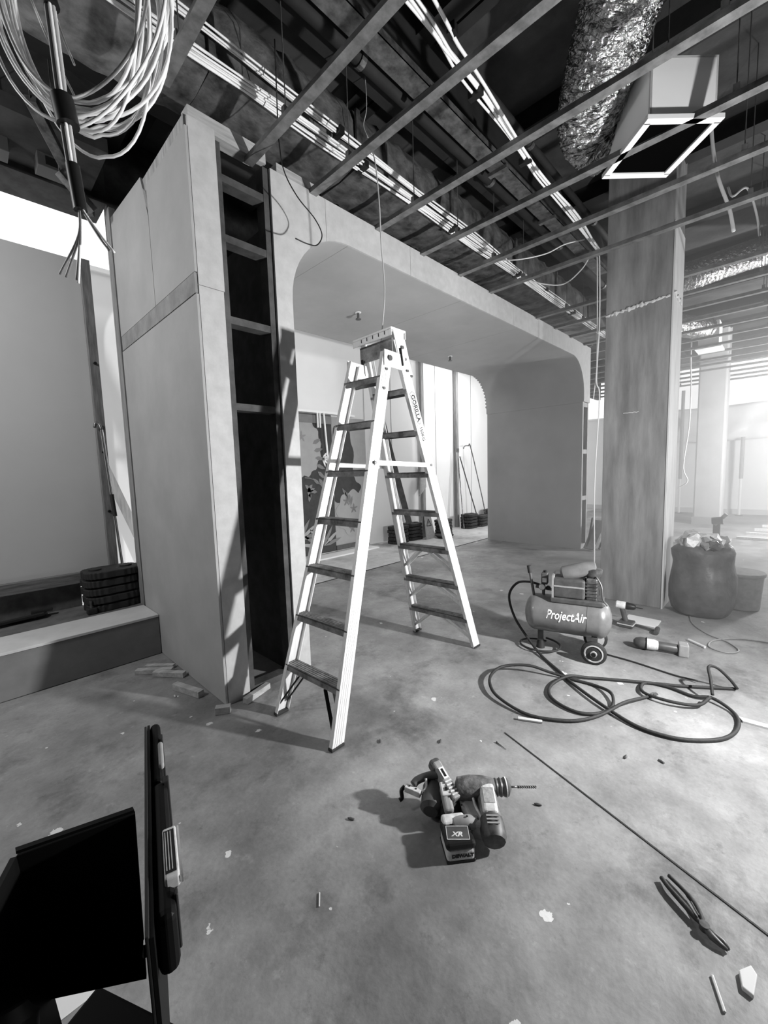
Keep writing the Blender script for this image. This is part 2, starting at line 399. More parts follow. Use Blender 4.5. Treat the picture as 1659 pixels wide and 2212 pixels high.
# right leg frame, front board missing
for x in (X1 + .017, XR - .045):
    obj('stud', bx((x, YF + .002, 0), (x + .04, YF + .092, 2.6)), pine, po)
for z in (.0, .87, 1.69, 2.50):
    obj('noggin', bx((X1 + .06, YF + .004, z), (XR - .048, YF + .09, z + .075)), pine, po)
obj('inner_board', bx((XR - .012, YF + .02, 0), (XR, YB, ZT)), mdf, po)
obj('inner_board', bx((X1 + .06, YF + .5, 0), (XR - .02, YF + .515, 2.6)), mat('grey_backing', .16, .8), po)
for k in range(9):   # joists lying over the soffit
    x = 2.2 + k * .66
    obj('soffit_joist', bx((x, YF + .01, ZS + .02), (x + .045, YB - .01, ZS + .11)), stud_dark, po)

# ================================================================ COLUMNS
col = thing('concrete_column', 'wide square concrete column with plaster streaks beside the air compressor', 'column', (5.2, 1.15, 0))
obj('shaft', bx((4.91, .86, 0), (5.42, 1.44, 4.6)), conc, col, bevel=.006)
obj('edge_board', bx((4.90, .845, 0), (5.36, .858, 3.75)), conc_l, col, label='board on the column side, coloured pale as if lit')  # brightness of the lit side face put into the board's colour
bm = B()
rs = random.Random(9); pts = [(4.907, 1.44 - i * .0145, 3.04 + rs.uniform(-.006, .006) + i * .0012) for i in range(40)]
tube(bm, pts, [.007 + .024 * rs.random() * (1 if 4 < i < 26 else .35) for i in range(40)], 6)
obj('plaster_streak', bm, chip_w, col, label='white plaster streak across the column')
obj('plaster_streak', tube(B(), [(4.90 + i * .04, .84, 3.10 + .02 * math.sin(i * 2) - .001 * i) for i in range(10)], [.006 + .01 * abs(math.sin(i * 1.7)) for i in range(10)], 6), chip_w, col)
obj('plaster_streak', tube(B(), [(4.905, 1.25 - i * .02, 2.02 + .004 * math.sin(i * 3)) for i in range(8)], .004, 6), chip_w, col)
col2 = thing('concrete_column', 'pale far concrete column in front of the plastic sheeting', 'column', (12.5, 1.3, 0))
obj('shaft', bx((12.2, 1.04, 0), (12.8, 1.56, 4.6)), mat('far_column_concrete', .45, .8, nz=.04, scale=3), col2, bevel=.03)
obj('skirting', bx((12.18, 1.02, 0), (12.82, 1.58, .18)), mat('col_skirt', .3, .8), col2)

# ================================================================ CEILING RAILS (south-north battens)
xr = [.92, 1.5, 1.98, 2.64, 3.23, 3.85, 4.48] + [5.1 + .62 * i for i in range(15)]
ordi = ['nearest short', 'next', 'second', 'third', 'fourth', 'fifth', 'sixth', 'seventh', 'eighth', 'ninth', 'tenth', 'eleventh', 'twelfth', 'thirteenth', 'fourteenth', 'fifteenth', 'sixteenth', 'seventeenth', 'eighteenth', 'nineteenth', 'twentieth', 'twenty-first', 'last']
def top_hat(x, y0, y1, z):
    bm = B(); s = .001
    prof = [(-.033, 0), (-.018, 0), (-.016, .03), (.016, .03), (.018, 0), (.033, 0), (.033, .002), (.02, .002), (.0175, .033), (-.0175, .033), (-.02, .002), (-.033, .002)]
    prof = [(-.03, 0), (.03, 0), (.022, .040), (-.022, .040)]
    prism(bm, prof, y1 - y0, M(((1, 0, 0, x), (0, 0, 1, y0), (0, 1, 0, z), (0, 0, 0, 1)))); return bm
for i, x in enumerate(xr):
    y1 = 2.60 if x < 7.9 else 4.3
    if x < 1: y1 = 2.38
    if 4.85 < x < 5.45: continue
    if x > 14.7: continue
    r = thing('ceiling_rail', 'galvanised ceiling rail, %s from the camera, running across under the dark slab' % ordi[i], 'rail', (x, -1, 3.5), group='suspended ceiling rails')
    obj('batten', top_hat(x, -4.6, y1, 3.50), rail_m, r)
    for y in ((2.15, .3, -1.6) if x < 9 else (2.15,)):
        obj('hanger_rod', tube(B(), [(x, y, 3.53), (x, y, 4.6)], .0035, 5), stud_dark, r)
        obj('hanger_clip', bx((x - .02, y - .015, 3.53), (x + .02, y + .015, 3.58)), steel, r)

# ================================================================ WRAPPED DUCT along the portal
dct = thing('wrapped_duct', 'long foil-wrapped duct running above the boarded portal', 'duct', (3.5, 2.5, 3.75))
def duct_seg(xa, xb):
    bm = B(); n = 14; prev = None; sec = []
    for i in range(n + 1):
        x = xa + (xb - xa) * i / n; s = 1 + .03 * math.sin(i * 2.3 + xa * 3) - .05 * (i in (0, n))
        prof = [(2.41, 3.76), (2.40, 3.85), (2.40, 4.08), (2.46, 4.2), (2.62, 4.25), (2.85, 4.2), (2.9, 3.9), (2.86, 3.76), (2.62, 3.74)]
        cx, cz = 2.64, 3.99
        r = []
        for j, (y, z) in enumerate(prof):
            q = s + .02 * math.sin(i * 1.7 + j * 2.9)
            r.append(bm.verts.new((x, cx + (y - cx) * q, cz + (z - cz) * q)))
        if prev:
            for k in range(len(prof)): bm.faces.new((prev[k], prev[(k + 1) % len(prof)], r[(k + 1) % len(prof)], r[k]))
        else: bm.faces.new(r)
        prev = r
    bm.faces.new(prev[::-1]); return bm
xs = [-2.8, -1.4, -.1, 1.2, 2.3, 3.5, 4.8, 6.0, 7.3, 8.6]
for a, b in zip(xs, xs[1:]):
    o = obj('wrapped_section', duct_seg(a + .004, b - .004), foil_dull, dct, smooth=True)
    obj('band', bx((b - .02, 2.385, 3.735), (b + .02, 2.405, 4.15)), steel, dct)
obj('branch_plenum', bx((-.9, 1.98, 3.66), (.72, 2.28, 4.3)), foil_dull, dct, label='big foil-faced plenum box', bevel=.05, seg=3)
# steel tray / pipes further in
t = thing('cable_tray', 'perforated steel tray hung under the slab behind the second rail', 'tray', (4, 1.85, 4.0))
obj('tray_base', bx((-2.5, 1.80, 4.0), (6.2, 1.93, 4.006)), steel, t)
for y in (1.80, 1.93): obj('tray_side', bx((-2.5, y, 4.0), (6.2, y + .004, 4.05)), steel, t)
for i in range(8): obj('strut', bx((-1.6 + i * 1.0, 1.78, 3.97), (-1.56 + i * 1.0, 1.95, 4.0)), steel, t)
for (y, z, r_, lab) in ((2.06, 4.10, .045, 'fat black sprinkler pipe under the beam'), (1.68, 4.2, .03, 'slim dark service pipe beside the steel tray'), (3.25, 4.15, .05, 'dark pipe over the portal')):
    t = thing('service_pipe', lab, 'pipe', (4, y, z))
    obj('pipe', tube(B(), [(-2.8, y, z), (11, y, z)], r_, 12), beam_m, t, smooth=True)
    for i in range(7): obj('pipe_clip', tube(B(), [(.4 + 1.6 * i, y, z), (.44 + 1.6 * i, y, z)], r_ * 1.25, 12), steel, t)

# cable bundles
def bundle(name, label, ends, spread, n, r, seed, ties, group='long white cable bundles'):
    rnd = random.Random(seed); t = thing(name, label, 'cables', ends[0], group=None)
    base = spline(ends, 10)
    for i in range(n):
        oy = rnd.uniform(-spread, spread); oz = rnd.uniform(-.012, .014); ph = rnd.uniform(0, 6)
        pts = [p + V((0, oy + .008 * math.sin(ph + k * .37), oz + .006 * math.sin(ph * 2 + k * .5))) for k, p in enumerate(base)]
        obj('cable', tube(B(), pts, r, 6), white_cable, t, smooth='all')
    for k in ties:
        p = base[min(k, len(base) - 1)]; q = base[min(k + 1, len(base) - 1)]; d = (q - p).normalized() * .02
        obj('cable_tie', bar(B(), p - d, p + d, spread * 2 + .03, .045), black, t)
    return t
bundle('cable_bundle', 'thick run of white cables clipped along the duct edge, lower strand', [(-1.5, 2.33, 3.72), (.6, 2.33, 3.72), (1.8, 2.33, 3.715), (3.0, 2.33, 3.71), (4.4, 2.33, 3.70), (6.0, 2.33, 3.69), (8.2, 2.33, 3.68)], .035, 8, .0065, 1, (24, 33, 42, 52))
bundle('cable_bundle', 'white cable run above the lower strand, against the duct side', [(-1.5, 2.30, 3.86), (.6, 2.30, 3.85), (1.8, 2.31, 3.82), (3.0, 2.31, 3.79), (4.4, 2.33, 3.76), (6.0, 2.33, 3.73), (8.2, 2.33, 3.71)], .025, 5, .0065, 2, (22, 30, 47))
bundle('cable_bundle', 'bright white cable run crossing over the rails towards the square column', [(.4, 1.40, 3.75), (1.77, 1.425, 3.75), (2.25, 1.447, 3.75), (3.07, 1.49, 3.75), (3.75, 1.515, 3.75), (5.0, 1.55, 3.75)], .028, 4, .008, 3, (22, 31))
bundle('cable_bundle', 'thin straight white cable pair beside the bright crossing run', [(.4, 1.24, 3.76), (1.81, 1.33, 3.76), (2.25, 1.387, 3.76), (3.19, 1.46, 3.75), (4.0, 1.47, 3.75), (4.8, 1.5, 3.74)], .008, 2, .009, 4, (13,))
# loose cables towards the column
def wire(name, label, pts, r, mt=white_cable, cat='cable', n=8):
    o = obj(name, tube(B(), spline(pts, n), r, 6), mt, smooth='all'); return tag(o, label, cat)
wire('loose_cable', 'white cable sagging from the duct to the crossing run', [(4.2, 2.30, 3.68), (4.199, 2.042, 3.599), (4.388, 1.86, 3.65), (4.533, 1.732, 3.74), (4.71, 1.6, 3.80)], .006)
wire('loose_cable', 'white cable drooping in a low curve before the square column', [(4.7, 2.33, 3.72), (4.978, 2.30, 3.70), (5.269, 2.05, 3.66), (5.2, 1.8, 3.72), (4.95, 1.60, 3.76)], .007)
wire('drop_cable', 'white cable hanging down the corner of the square column', [(4.88, 1.52, 3.74), (4.87, 1.50, 3.6), (4.86, 1.485, 3.0), (4.85, 1.50, 2.4), (4.86, 1.47, 2.2), (4.86, 1.50, 1.3), (4.9, 1.50, .5), (5.02, 1.53, .012), (5.6, 1.7, .012)], .006)
wire('drop_cable', 'second thin cable beside the column corner cable', [(4.9, 1.54, 3.74), (4.87, 1.52, 3.5), (4.88, 1.51, 2.6), (4.86, 1.53, 2.2)], .005)
wire('drop_cable', 'thin grey cable hanging down to the top of the stepladder', [(2.12, 2.24, 3.69), (2.10, 2.06, 3.6), (2.09, 2.0, 3.3), (2.10, 2.0, 3.0), (2.11, 1.99, 2.7), (2.10, 2.02, 2.42), (2.09, 2.05, 2.15)], .004, mat('grey_cable', .45, .5))
wire('hooked_wire', 'black wire with a curled end hanging before the portal', [(1.45, 2.15, 3.9), (1.53, 2.28, 3.62), (1.545, 2.3, 3.5), (1.57, 2.3, 3.35), (1.66, 2.3, 3.24), (1.79, 2.3, 3.16), (1.845, 2.3, 3.08), (1.80, 2.3, 3.0), (1.72, 2.3, 2.98), (1.63, 2.3, 2.98)], .004, black)
wire('stray_wire', 'thin grey wire dangling from the dark beam above', [(2.2, 2.2, 4.2), (2.205, 2.2, 4.0), (2.20, 2.23, 3.9), (2.22, 2.21, 3.82)], .003, mat('grey_cable', .45, .5))
# wispy conduit right of the diffuser box
wire('flex_conduit', 'pale flexible conduit hanging under the diffuser box', [(4.84, .62, 4.6), (4.859, .602, 4.294), (4.862, .552, 3.971), (4.906, .466, 3.686), (4.916, .428, 3.484)], .014)
wire('flex_conduit', 'crooked pale conduit right of the column head', [(5.6, .55, 4.2), (5.5, .50, 4.05), (5.55, .40, 4.1), (5.7, .33, 3.9), (5.75, .3, 3.7)], .01)
wire('drop_cable', 'thin white cable hanging before the far column', [(11.0, 1.55, 4.5), (10.6, 1.50, 3.6), (10.5, 1.46, 3.0), (10.45, 1.46, 2.2), (10.4, 1.52, 1.4), (10.4, 1.44, 1.1), (10.4, 1.6, .95)], .012)

# ================================================================ FLEX FOIL DUCTS
def flexduct(label, pts, r, seed, hose=None):
    rnd = random.Random(seed); path = spline(pts, 26); t = thing('foil_duct', label, 'duct', pts[0])
    bm = B(); n = 40; rings = []; prev = None
    for i, p in enumerate(path):
        d = (path[min(i + 1, len(path) - 1)] - path[max(i - 1, 0)]).normalized()
        u = d.orthogonal().normalized() if prev is None else (prev - d * prev.dot(d)).normalized()
        prev = u; v = d.cross(u)
        rr = r * (1 + .05 * (i % 2) + rnd.uniform(-.012, .012)); ring = []
        for k in range(n):
            a = 2 * PI * k / n; q = rr * (1 + rnd.uniform(-.028, .028))
            ring.append(bm.verts.new(p + (u * math.cos(a) + v * math.sin(a)) * q + d * rnd.uniform(-.008, .008)))
        rings.append(ring)
    for a, b in zip(rings, rings[1:]):
        for k in range(n): bm.faces.new((a[k], a[(k + 1) % n], b[(k + 1) % n], b[k]))
    bm.faces.new(rings[0][::-1]); bm.faces.new(rings[-1])
    obj('foil_sleeve', bm, foil_m, t)
    p, q = path[-3], path[-1]; d = (q - p).normalized()
    obj('clamp_band', lathe(B(), [(-.015, r * 1.06), (.015, r * 1.06)], frame(q - d * .03, q), 28), steel, t)
    return t
flexduct('fat crinkled silver foil duct bending down to the white diffuser box', [(1.7, .16, 4.15), (2.2, .42, 4.06), (2.6, .68, 3.99), (2.9, .87, 3.95), (3.15, 1.02, 3.92), (3.36, 1.10, 3.87), (3.5, 1.0, 3.80)], .205, 5)
flexduct('slimmer silver foil duct right of the square column', [(8.2, -.2, 4.35), (7.6, .4, 4.2), (7.1, 1.0, 3.98), (7.0, 1.3, 3.95)], .17, 6)
flexduct('small silver foil duct far off beside the pale far column', [(8.0, 1.75, 3.85), (8.7, 1.5, 3.82), (9.3, 1.1, 3.78)], .17, 8)
# wrapping tape strap of white diffuser
dm = M.Translation((3.05, .68, 3.50)) @ M.Rotation(math.radians(-45), 4, 'Z')
di = thing('diffuser_box', 'white metal diffuser box with a black open mouth under the ceiling', 'vent', (3.3, .7, 3.5))
W_, L_ = .40, .44
for lo, hi in (((0, 0, .03), (W_, .012, .36)), ((0, L_ - .012, .03), (W_, L_, .36)), ((0, 0, .03), (.012, L_, .36)), ((W_ - .012, 0, .03), (W_, L_, .36))):
    obj('side', bx(lo, hi, dm), white_m, di)
obj('top', bx((0, 0, .35), (W_, L_, .362), dm), white_m, di)
for lo, hi in (((-.03, -.03, 0), (W_ + .03, .012, .03)), ((-.03, L_ - .012, 0), (W_ + .03, L_ + .03, .03)), ((-.03, 0, 0), (.012, L_, .03)), ((W_ - .012, 0, 0), (W_ + .03, L_, .03))):
    obj('flange', bx(lo, hi, dm), white_m, di, bevel=.003)
obj('mouth_shade', bx((.013, .013, .012), (W_ - .013, L_ - .013, .34), dm), void, di, label='black fill painted as the shade inside the mouth')  # solid black block stands in for the shade inside the box
obj('stub', lathe(B(), [(0, .15), (.10, .15)], frame(dm @ V((.2, .44, .2)), dm @ V((.2, .6, .2))), 24), white_m, di)
for a in ((.02, .02), (W_ - .02, L_ - .02)):
    p = dm @ V((a[0], a[1], .36)); obj('hanger_rod', tube(B(), [p, (p.x, p.y, 4.6)], .004, 5), steel, di)
d2 = thing('diffuser_box', 'small far diffuser box beside the pale far column head', 'vent', (9.6, 1.1, 3.5))
obj('casing', bx((9.5, .95, 3.52), (9.9, 1.25, 3.95)), white_m, d2, bevel=.01); obj('flange', bx((9.46, .91, 3.49), (9.94, 1.29, 3.52)), white_m, d2)

# ================================================================ CABLE COIL (top left)
cu_, cn = V((.70, -.71, 0)), V((.71, .70, 0))
cc = V((.44, 1.76, 3.17))
coil = thing('cable_coil', 'big hanging coil of white cables tied with black tape', 'cables', (cc.x, cc.y, 2.6))
rnd = random.Random(3)
for i in range(17):
    a0 = rnd.uniform(.235, .30); b0 = rnd.uniform(.40, .50); off = rnd.uniform(-.05, .05); dz = rnd.uniform(-.03, .05); ph = rnd.uniform(0, 6)
    pts = []
    for k in range(41):
        t_ = PI * (.80 + 1.42 * k / 40)
        bulge = .018 * math.sin(3 * t_ + ph) if math.cos(t_) > 0 else .008 * math.sin(2 * t_ + ph)
        pts.append(cc + cu_ * ((a0 + bulge) * math.cos(t_) - .02) + cn * (off + .02 * math.sin(t_ * 2 + ph)) + V((0, 0, (b0 + bulge) * math.sin(t_) + dz)))
    obj('cable', tube(B(), pts, .0055, 6), white_cable, coil, smooth='all')
for i in range(5):
    ph = rnd.uniform(0, 6)
    pts = [cc + cu_ * (-.29 + .05 * math.sin(k * .5 + ph) + .03 * i / 5 - .10 * (k / 10)**2) + cn * (.05) + V((0, 0, .5 - .075 * k)) for k in range(9)]
    obj('cable', tube(B(), pts, .005, 6), white_cable, coil, smooth='all')
def P3(u, n_, z): return cc + cu_ * u + cn * n_ + V((0, 0, z + .06 - cc.z))
obj('cable', tube(B(), spline([P3(-.33, .1, 3.4), P3(-.16, .05, 2.95), P3(-.05, .0, 2.72)], 6), .004, 6), white_cable, coil)
obj('cable', tube(B(), spline([P3(-.25, .1, 3.4), P3(-.12, .05, 3.0), P3(-.05, .0, 2.84)], 6), .004, 6), white_cable, coil)
for i in range(6):   # vertical trunk
    a = i * 1.05
    obj('cable', tube(B(), spline([P3(-.085 + .008 * math.cos(a), -.08 + .01 * math.sin(a), 3.6), P3(-.06 + .01 * math.cos(a), -.08 + .012 * math.sin(a), 3.0), P3(-.045 + .012 * math.cos(a), -.08 + .012 * math.sin(a), 2.6), P3(-.03 + .010 * math.cos(a), -.08 + .01 * math.sin(a), 2.35)], 8), .0055, 6), white_cable if i % 2 else mat('grey_cable', .45, .5), coil, smooth='all')
for z, u, hh, rr in ((2.96, -.058, .05, .022), (2.63, -.043, .085, .032), (2.40, -.03, .14, .020)):
    obj('tape_wrap', tube(B(), [P3(u - .006, -.08, z + hh / 2), P3(u + .006, -.08, z - hh / 2)], rr, 12), black, coil, smooth=True)
for (u, z) in ((-.115, 2.13), (-.095, 2.12), (-.06, 2.11), (-.055, 2.10), (.06, 2.20), (.075, 2.195)):
    mid = (.62 * (u + .03) - .03) if u > 0 else -.035
    obj('cable', tube(B(), spline([P3(-.03, -.08, 2.40), P3(-.028 if u < 0 else -.02, -.08, 2.34), P3(mid * .8 + u * .1, -.08, 2.25), P3(u, -.08, z)], 8), .004, 6), white_cable, coil, smooth='all')
obj('hanger_strap', tube(B(), [P3(-.06, 0, 3.55), P3(-.06, 0, 4.6)], .006, 6), black, coil)

# ================================================================ STEPLADDER
ld = thing('stepladder', 'tall aluminium double-sided stepladder standing in the middle of the floor', 'ladder', (2.085, 2.02, 0))
def lerp(a, b, t): return V(a) + (V(b) - V(a)) * t
F1b, F2b, F1t, F2t = V((1.305, 1.68, 0)), V((1.285, 2.225, 0)), V((1.965, 1.84, 2.235)), V((1.945, 2.15, 2.225))
B1b, B2b, B1t, B2t = V((2.865, 2.42, 0)), V((2.91, 1.795, 0)), V((2.115, 2.20, 2.36)), V((2.125, 1.90, 2.37))
def rail(a, b, inward, lab=None):
    """C-channel rail; web outside, flanges turned inward"""
    d = (b - a).normalized(); side = inward.normalized(); wdir = d.cross(side).normalized()
    bm = B()
    def slab(o0, o1, w0, w1):
        cs = []
        for e in (a, b):
            for (s_, w_) in ((o0, w0), (o1, w0), (o1, w1), (o0, w1)):
                p = e + side * s_ + wdir * w_
                if e is a: p = p - d * ((p.z) / d.z if abs(d.z) > .1 else 0)
                cs.append(bm.verts.new(p))
        for q in range(4): bm.faces.new((cs[q], cs[(q + 1) % 4], cs[4 + (q + 1) % 4], cs[4 + q]))
        bm.faces.new(cs[:4][::-1]); bm.faces.new(cs[4:])
    slab(0, .003, -.041, .041)
    slab(.003, .028, -.041, -.0375); slab(.003, .028, .0375, .041)
    for q in (-.022, -.008, .008, .022): slab(-.0015, 0, q - .0035, q + .0035)
    o = obj('rail', bm, alu, ld, label=lab); return wdir
yin = V((0, 1, 0))
rail(F1b, F1t, yin, 'near front rail, bright white'); rail(F2b, F2t, -yin)
rail(B2b, B2t, yin, 'near rear rail with a maker label'); rail(B1b, B1t, -yin)
def stepb(a, b, depth, th, outx):
    """tread between two points; hollow channel with ribs"""
    bm = B(); mt_ = frame(a, b); L_ = (b - a).length
    box(bm, (0, -depth / 2, th - .006), (L_, depth / 2, th), mt_)
    box(bm, (0, -depth / 2, 0), (L_, -depth / 2 + .003, th), mt_); box(bm, (0, depth / 2 - .003, 0), (L_, depth / 2, th), mt_)
    for q in range(5): y = -depth / 2 + depth * (q + .7) / 5.4; box(bm, (0, y - .003, th), (L_, y + .003, th + .003), mt_)
    return bm
zsF = [.30, .60, .90, 1.20, 1.50, 1.80, 2.08]
for i, z in enumerate(zsF):
    t = z / 2.235
    a, b = lerp(F1b, F1t, t) + yin * .004, lerp(F2b, F2t, t) - yin * .004
    a.z = b.z = z - .03
    st = obj('step', stepb(a, b, .085, .038, 0), step_m, ld)
zsB = [.27, .57, .87, 1.17, 1.47, 1.77, 2.05]
for i, z in enumerate(zsB):
    t = z / 2.37
    a, b = lerp(B2b, B2t, t) + yin * .004, lerp(B1b, B1t, t) - yin * .004
    a.z = b.z = z - .03
    obj('step', stepb(a, b, .085, .038, 0), step_m, ld)
    if i < 3:
        e = (b - a).normalized()
        for s_, base_, topp in ((1, B2b, B2t), (-1, B1b, B1t)):
            foot = lerp(base_, topp, max(0.02, (z - .22) / 2.37)) + yin * .01 * s_
            anchor = (a if s_ == 1 else b) + e * s_ * .20
            for dx in (-.03, .03):
                obj('brace', bar(B(), anchor + V((dx, 0, 0)), foot + V((dx * .9, 0, .02)), .004, .02), alu, ld)
e = (lerp(F2b, F2t, .13) - lerp(F1b, F1t, .13)).normalized()
for s_, base_, topp in ((1, F1b, F1t), (-1, F2b, F2t)):
    foot = lerp(base_, topp, .03) + yin * .012 * s_
    anchor = lerp(base_, topp, .12) + yin * s_ * .14
    for dx in (-.028, .028): obj('brace', bar(B(), anchor + V((dx, 0, -.005)), foot + V((dx, 0, 0)), .02, .008), black, ld, label='dark rear brace')
# feet
for p, q, s_ in ((F1b, F1t, 1), (F2b, F2t, -1), (B2b, B2t, 1), (B1b, B1t, -1)):
    d = (q - p).normalized(); bm = B()
    box(bm, (-.045, -.006 if s_ > 0 else -.03, 0), (.045, .03 if s_ > 0 else .006, .016), M.Translation(p))
    obj('foot', bm, black_r, ld, bevel=.003)
    obj('foot_guard', bar(B(), p + d * .012 - yin * s_ * .004, p + d * .10 - yin * s_ * .004, .004, .086), alu, ld) if False else None
# spreader bars
def on(a, b, z): return lerp(a, b, z / b.z)
for fa, fb, ba, bb, s_ in ((F1b, F1t, B2b, B2t, -1), (F2b, F2t, B1b, B1t, 1)):
    p = on(fa, fb, 1.55) + yin * s_ * .006; q = on(ba, bb, 1.53) + yin * s_ * .006
    obj('spreader_bar', bar(B(), p, q, .006, .03), alu, ld, label='pale flat spreader bar')
    for c in (p, q): obj('bolt', tube(B(), [c + yin * s_ * .002, c + yin * s_ * .012], .010, 8), steel, ld)
# head: cap tray and hinge plates
capm = frame(B2t + V((-.02, -.03, .02)), B1t + V((-.02, .03, .02)))
cl = (B1t - B2t).length + .06
bm = B(); box(bm, (0, -.075, .02), (cl, .075, .035), capm); box(bm, (0, -.075, -.02), (cl, -.070, .02), capm); box(bm, (0, .070, -.02), (cl, .075, .02), capm)
obj('top_cap', bm, alu, ld, bevel=.002)
for k in range(5): obj('cap_slot', bx((cl * (.15 + .15 * k), .0755, -.004), (cl * (.15 + .15 * k) + .006, .077, .018), capm), black, ld)
obj('cap_web', bx((.03, .03, -.13), (cl - .03, .036, -.02), capm), step_m, ld, label='grey plate under the cap')
for (a, b, s_) in ((F1t, B2t, -1), (F2t, B1t, 1)):
    o_ = yin * s_ * .006
    d = (B2b - B2t).normalized() if s_ < 0 else (B1b - B1t).normalized()
    p0, p1 = b + V((0, 0, .05)) + o_, b + d * .26 + o_
    obj('hinge_plate', bar(B(), p0, p1, .006, .085), alu, ld)
    c = a - V((0, 0, .03)) + o_; cdir = ((b + d * .2) - c)
    obj('hinge_plate', bar(B(), c + V((-.045, 0, -.0)) + o_ * .6, V((c.x + .15, c.y, c.z - .01)) + o_ * .6, .006, .10), alu, ld)
    for q, rr in ((c + o_ * 1.2, .017), (p0.lerp(p1, .35) + o_ * .6, .011), (p0.lerp(p1, .6) + o_ * .6, .011), (p0.lerp(p1, .85) + o_ * .6, .009), (p0.lerp(p1, .95) + V((.03, 0, 0)) + o_ * .6, .009)):
        obj('hinge_bolt', tube(B(), [q, q + yin * s_ * .010], rr, 12), dark_grey if rr > .015 else steel, ld)
    q = c + V((.10, 0, .03)) + o_ * 1.5; obj('lock_slot', bar(B(), q + V((0, 0, .05)), q + V((.02, 0, -.06)), .004, .02), black, ld)
    lowc = lerp(F1b, F1t, .955) if s_ < 0 else lerp(F2b, F2t, .955)
    for zz in (.9, .955): 
        q = (lerp(F1b, F1t, zz) if s_ < 0 else lerp(F2b, F2t, zz)) + yin * s_ * .002; obj('bolt', tube(B(), [q, q + yin * s_ * .008], .009, 8), steel, ld)
# label on the near rear rail
dB = (B2t - B2b).normalized()
ctr = on(B2b, B2t, 1.88)
lm = M.Identity(4); xd = -dB; nn = V((0, -1, 0)); yd = nn.cross(xd).normalized()
for i in range(3): lm[i][0] = xd[i]; lm[i][1] = yd[i]; lm[i][2] = nn[i]; lm[i][3] = (ctr + nn * .0022)[i]
lb = obj('label', bx((-.17, -.027, 0), (.20, .027, .001), lm), white_m, ld, label='white sticker with black lettering')
bm = text_bm('GORILLA', .050, .001, .0015, .93); bm.transform(lm @ M.Translation((-.05, 0, .0015))); obj('lettering', bm, black, lb)
bm = text_bm('150KG', .042, .001, .001, .85); bm.transform(lm @ M.Translation((.135, 0, .0015))); obj('lettering', bm, black, lb)
bm = B()
pts = [(-.155, .022), (.045, .022), (.065, 0), (.045, -.022), (-.155, -.022), (-.165, 0), (-.155, .022)]
for a, b in zip(pts, pts[1:]): bar(bm, lm @ V((a[0], a[1], .0015)), lm @ V((b[0], b[1], .0015)), .003, .001, nn)
obj('label_border', bm, black, lb)

# ================================================================ AIR COMPRESSOR
cp = thing('air_compressor', 'portable air compressor with a long grey tank on the floor before the square column', 'compressor', (3.34, 1.18, 0))
A0, A1 = V((3.22, 1.515, .305)), V((3.385, .90, .305))
am = frame(A0, A1); LT = (A1 - A0).length; R_ = .148
prof = [(0, .0), (.004, .05), (.018, .095), (.04, .128), (.07, R_ - .002), (.09, R_)]
full = prof + [(LT / 2 + .15, R_), (LT / 2 + .15, R_ + .002), (LT / 2 + .158, R_ + .002), (LT / 2 + .158, R_)] + [(LT - x, r) for x, r in prof[::-1]]
tk = obj('tank', lathe(B(), full, am, 40), tank_m, cp, smooth=True)
tb = text_bm('ProjectAir', .096, .004, .0016, .70, .28)
# wrap lettering on the drum side that faces -X
for v in tb.verts:
    ang = v.co.y / R_; rad = R_ + .001 + v.co.z
    v.co = am @ V((LT * .50 + v.co.x, -math.cos(ang + .22) * rad, math.sin(ang + .22) * rad))
obj('lettering', tb, white_m, tk)
bm = B()
for v0, v1 in (((-.195, -.052), (.18, -.058)),):
    pass
# saddle and pump
def L3(x, y, z): return am @ V((x, y, z))
obj('saddle', bx((.20, -.10, R_ - .03), (.58, .10, R_ + .012), am), dark_grey, cp, bevel=.01)
mo = obj('motor_cover', bx((.22, -.095, R_ + .012), (.45, .08, R_ + .165), am), dark_grey, cp, bevel=.018, seg=3)
obj('cover_rib', bx((.23, -.099, R_ + .10), (.445, -.094, R_ + .112), am), mid_grey, mo)
obj('cover_rib', bx((.214, -.1, R_ + .01), (.228, .085, R_ + .185), am), mid_grey, mo)
obj('upper_housing', lathe(B(), [(.0, .03), (.02, .055), (.2, .06), (.26, .045)], am @ M.Translation((.27, .0, R_ + .185)) @ M.Rotation(-.28, 4, 'Y'), 20), tank_m, cp, smooth=True)
obj('pump_head', bx((.455, -.07, R_ + .01), (.535, .07, R_ + .18), am), steel, cp, bevel=.01)
obj('cylinder_head', lathe(B(), [(0, .045), (.02, .062), (.06, .066), (.07, .05)], am @ M.Translation((.50, 0, R_ + .18)) @ M.Rotation(-PI / 2, 4, 'Y') @ M.Rotation(0, 4, 'X'), 18), steel, cp, smooth=True)
for k in range(5): obj('cooling_fin', bx((.452, -.078, R_ + .04 + k * .026), (.54, .078, R_ + .047 + k * .026), am), steel, cp)
obj('copper_pipe', tube(B(), spline([L3(.52, -.05, R_ + .2), L3(.56, -.07, R_ + .13), L3(.57, -.08, R_ + .04), L3(.60, -.06, R_ - .02)], 6), .006, 8), steel, cp, smooth='all')
hd = obj('handle', tube(B(), [L3(.07, -.02, R_ - .01), L3(.035, -.02, R_ + .19)], .011, 10), dark_grey, cp, smooth=True)
obj('grip', tube(B(), [L3(.037, -.02, R_ + .175), L3(.028, -.02, R_ + .235)], [.016, .017], 10), black_r, hd, smooth=True)
ps = obj('pressure_switch', bx((.125, -.035, R_ + .09), (.175, .03, R_ + .185), am), dark_grey, cp, bevel=.008)
obj('switch_label', bx((.135, -.037, R_ + .11), (.168, -.0345, R_ + .145), am), lt_grey, ps)
obj('switch_knob', tube(B(), [L3(.15, 0, R_ + .18), L3(.15, 0, R_ + .20)], .012, 10), black, ps)
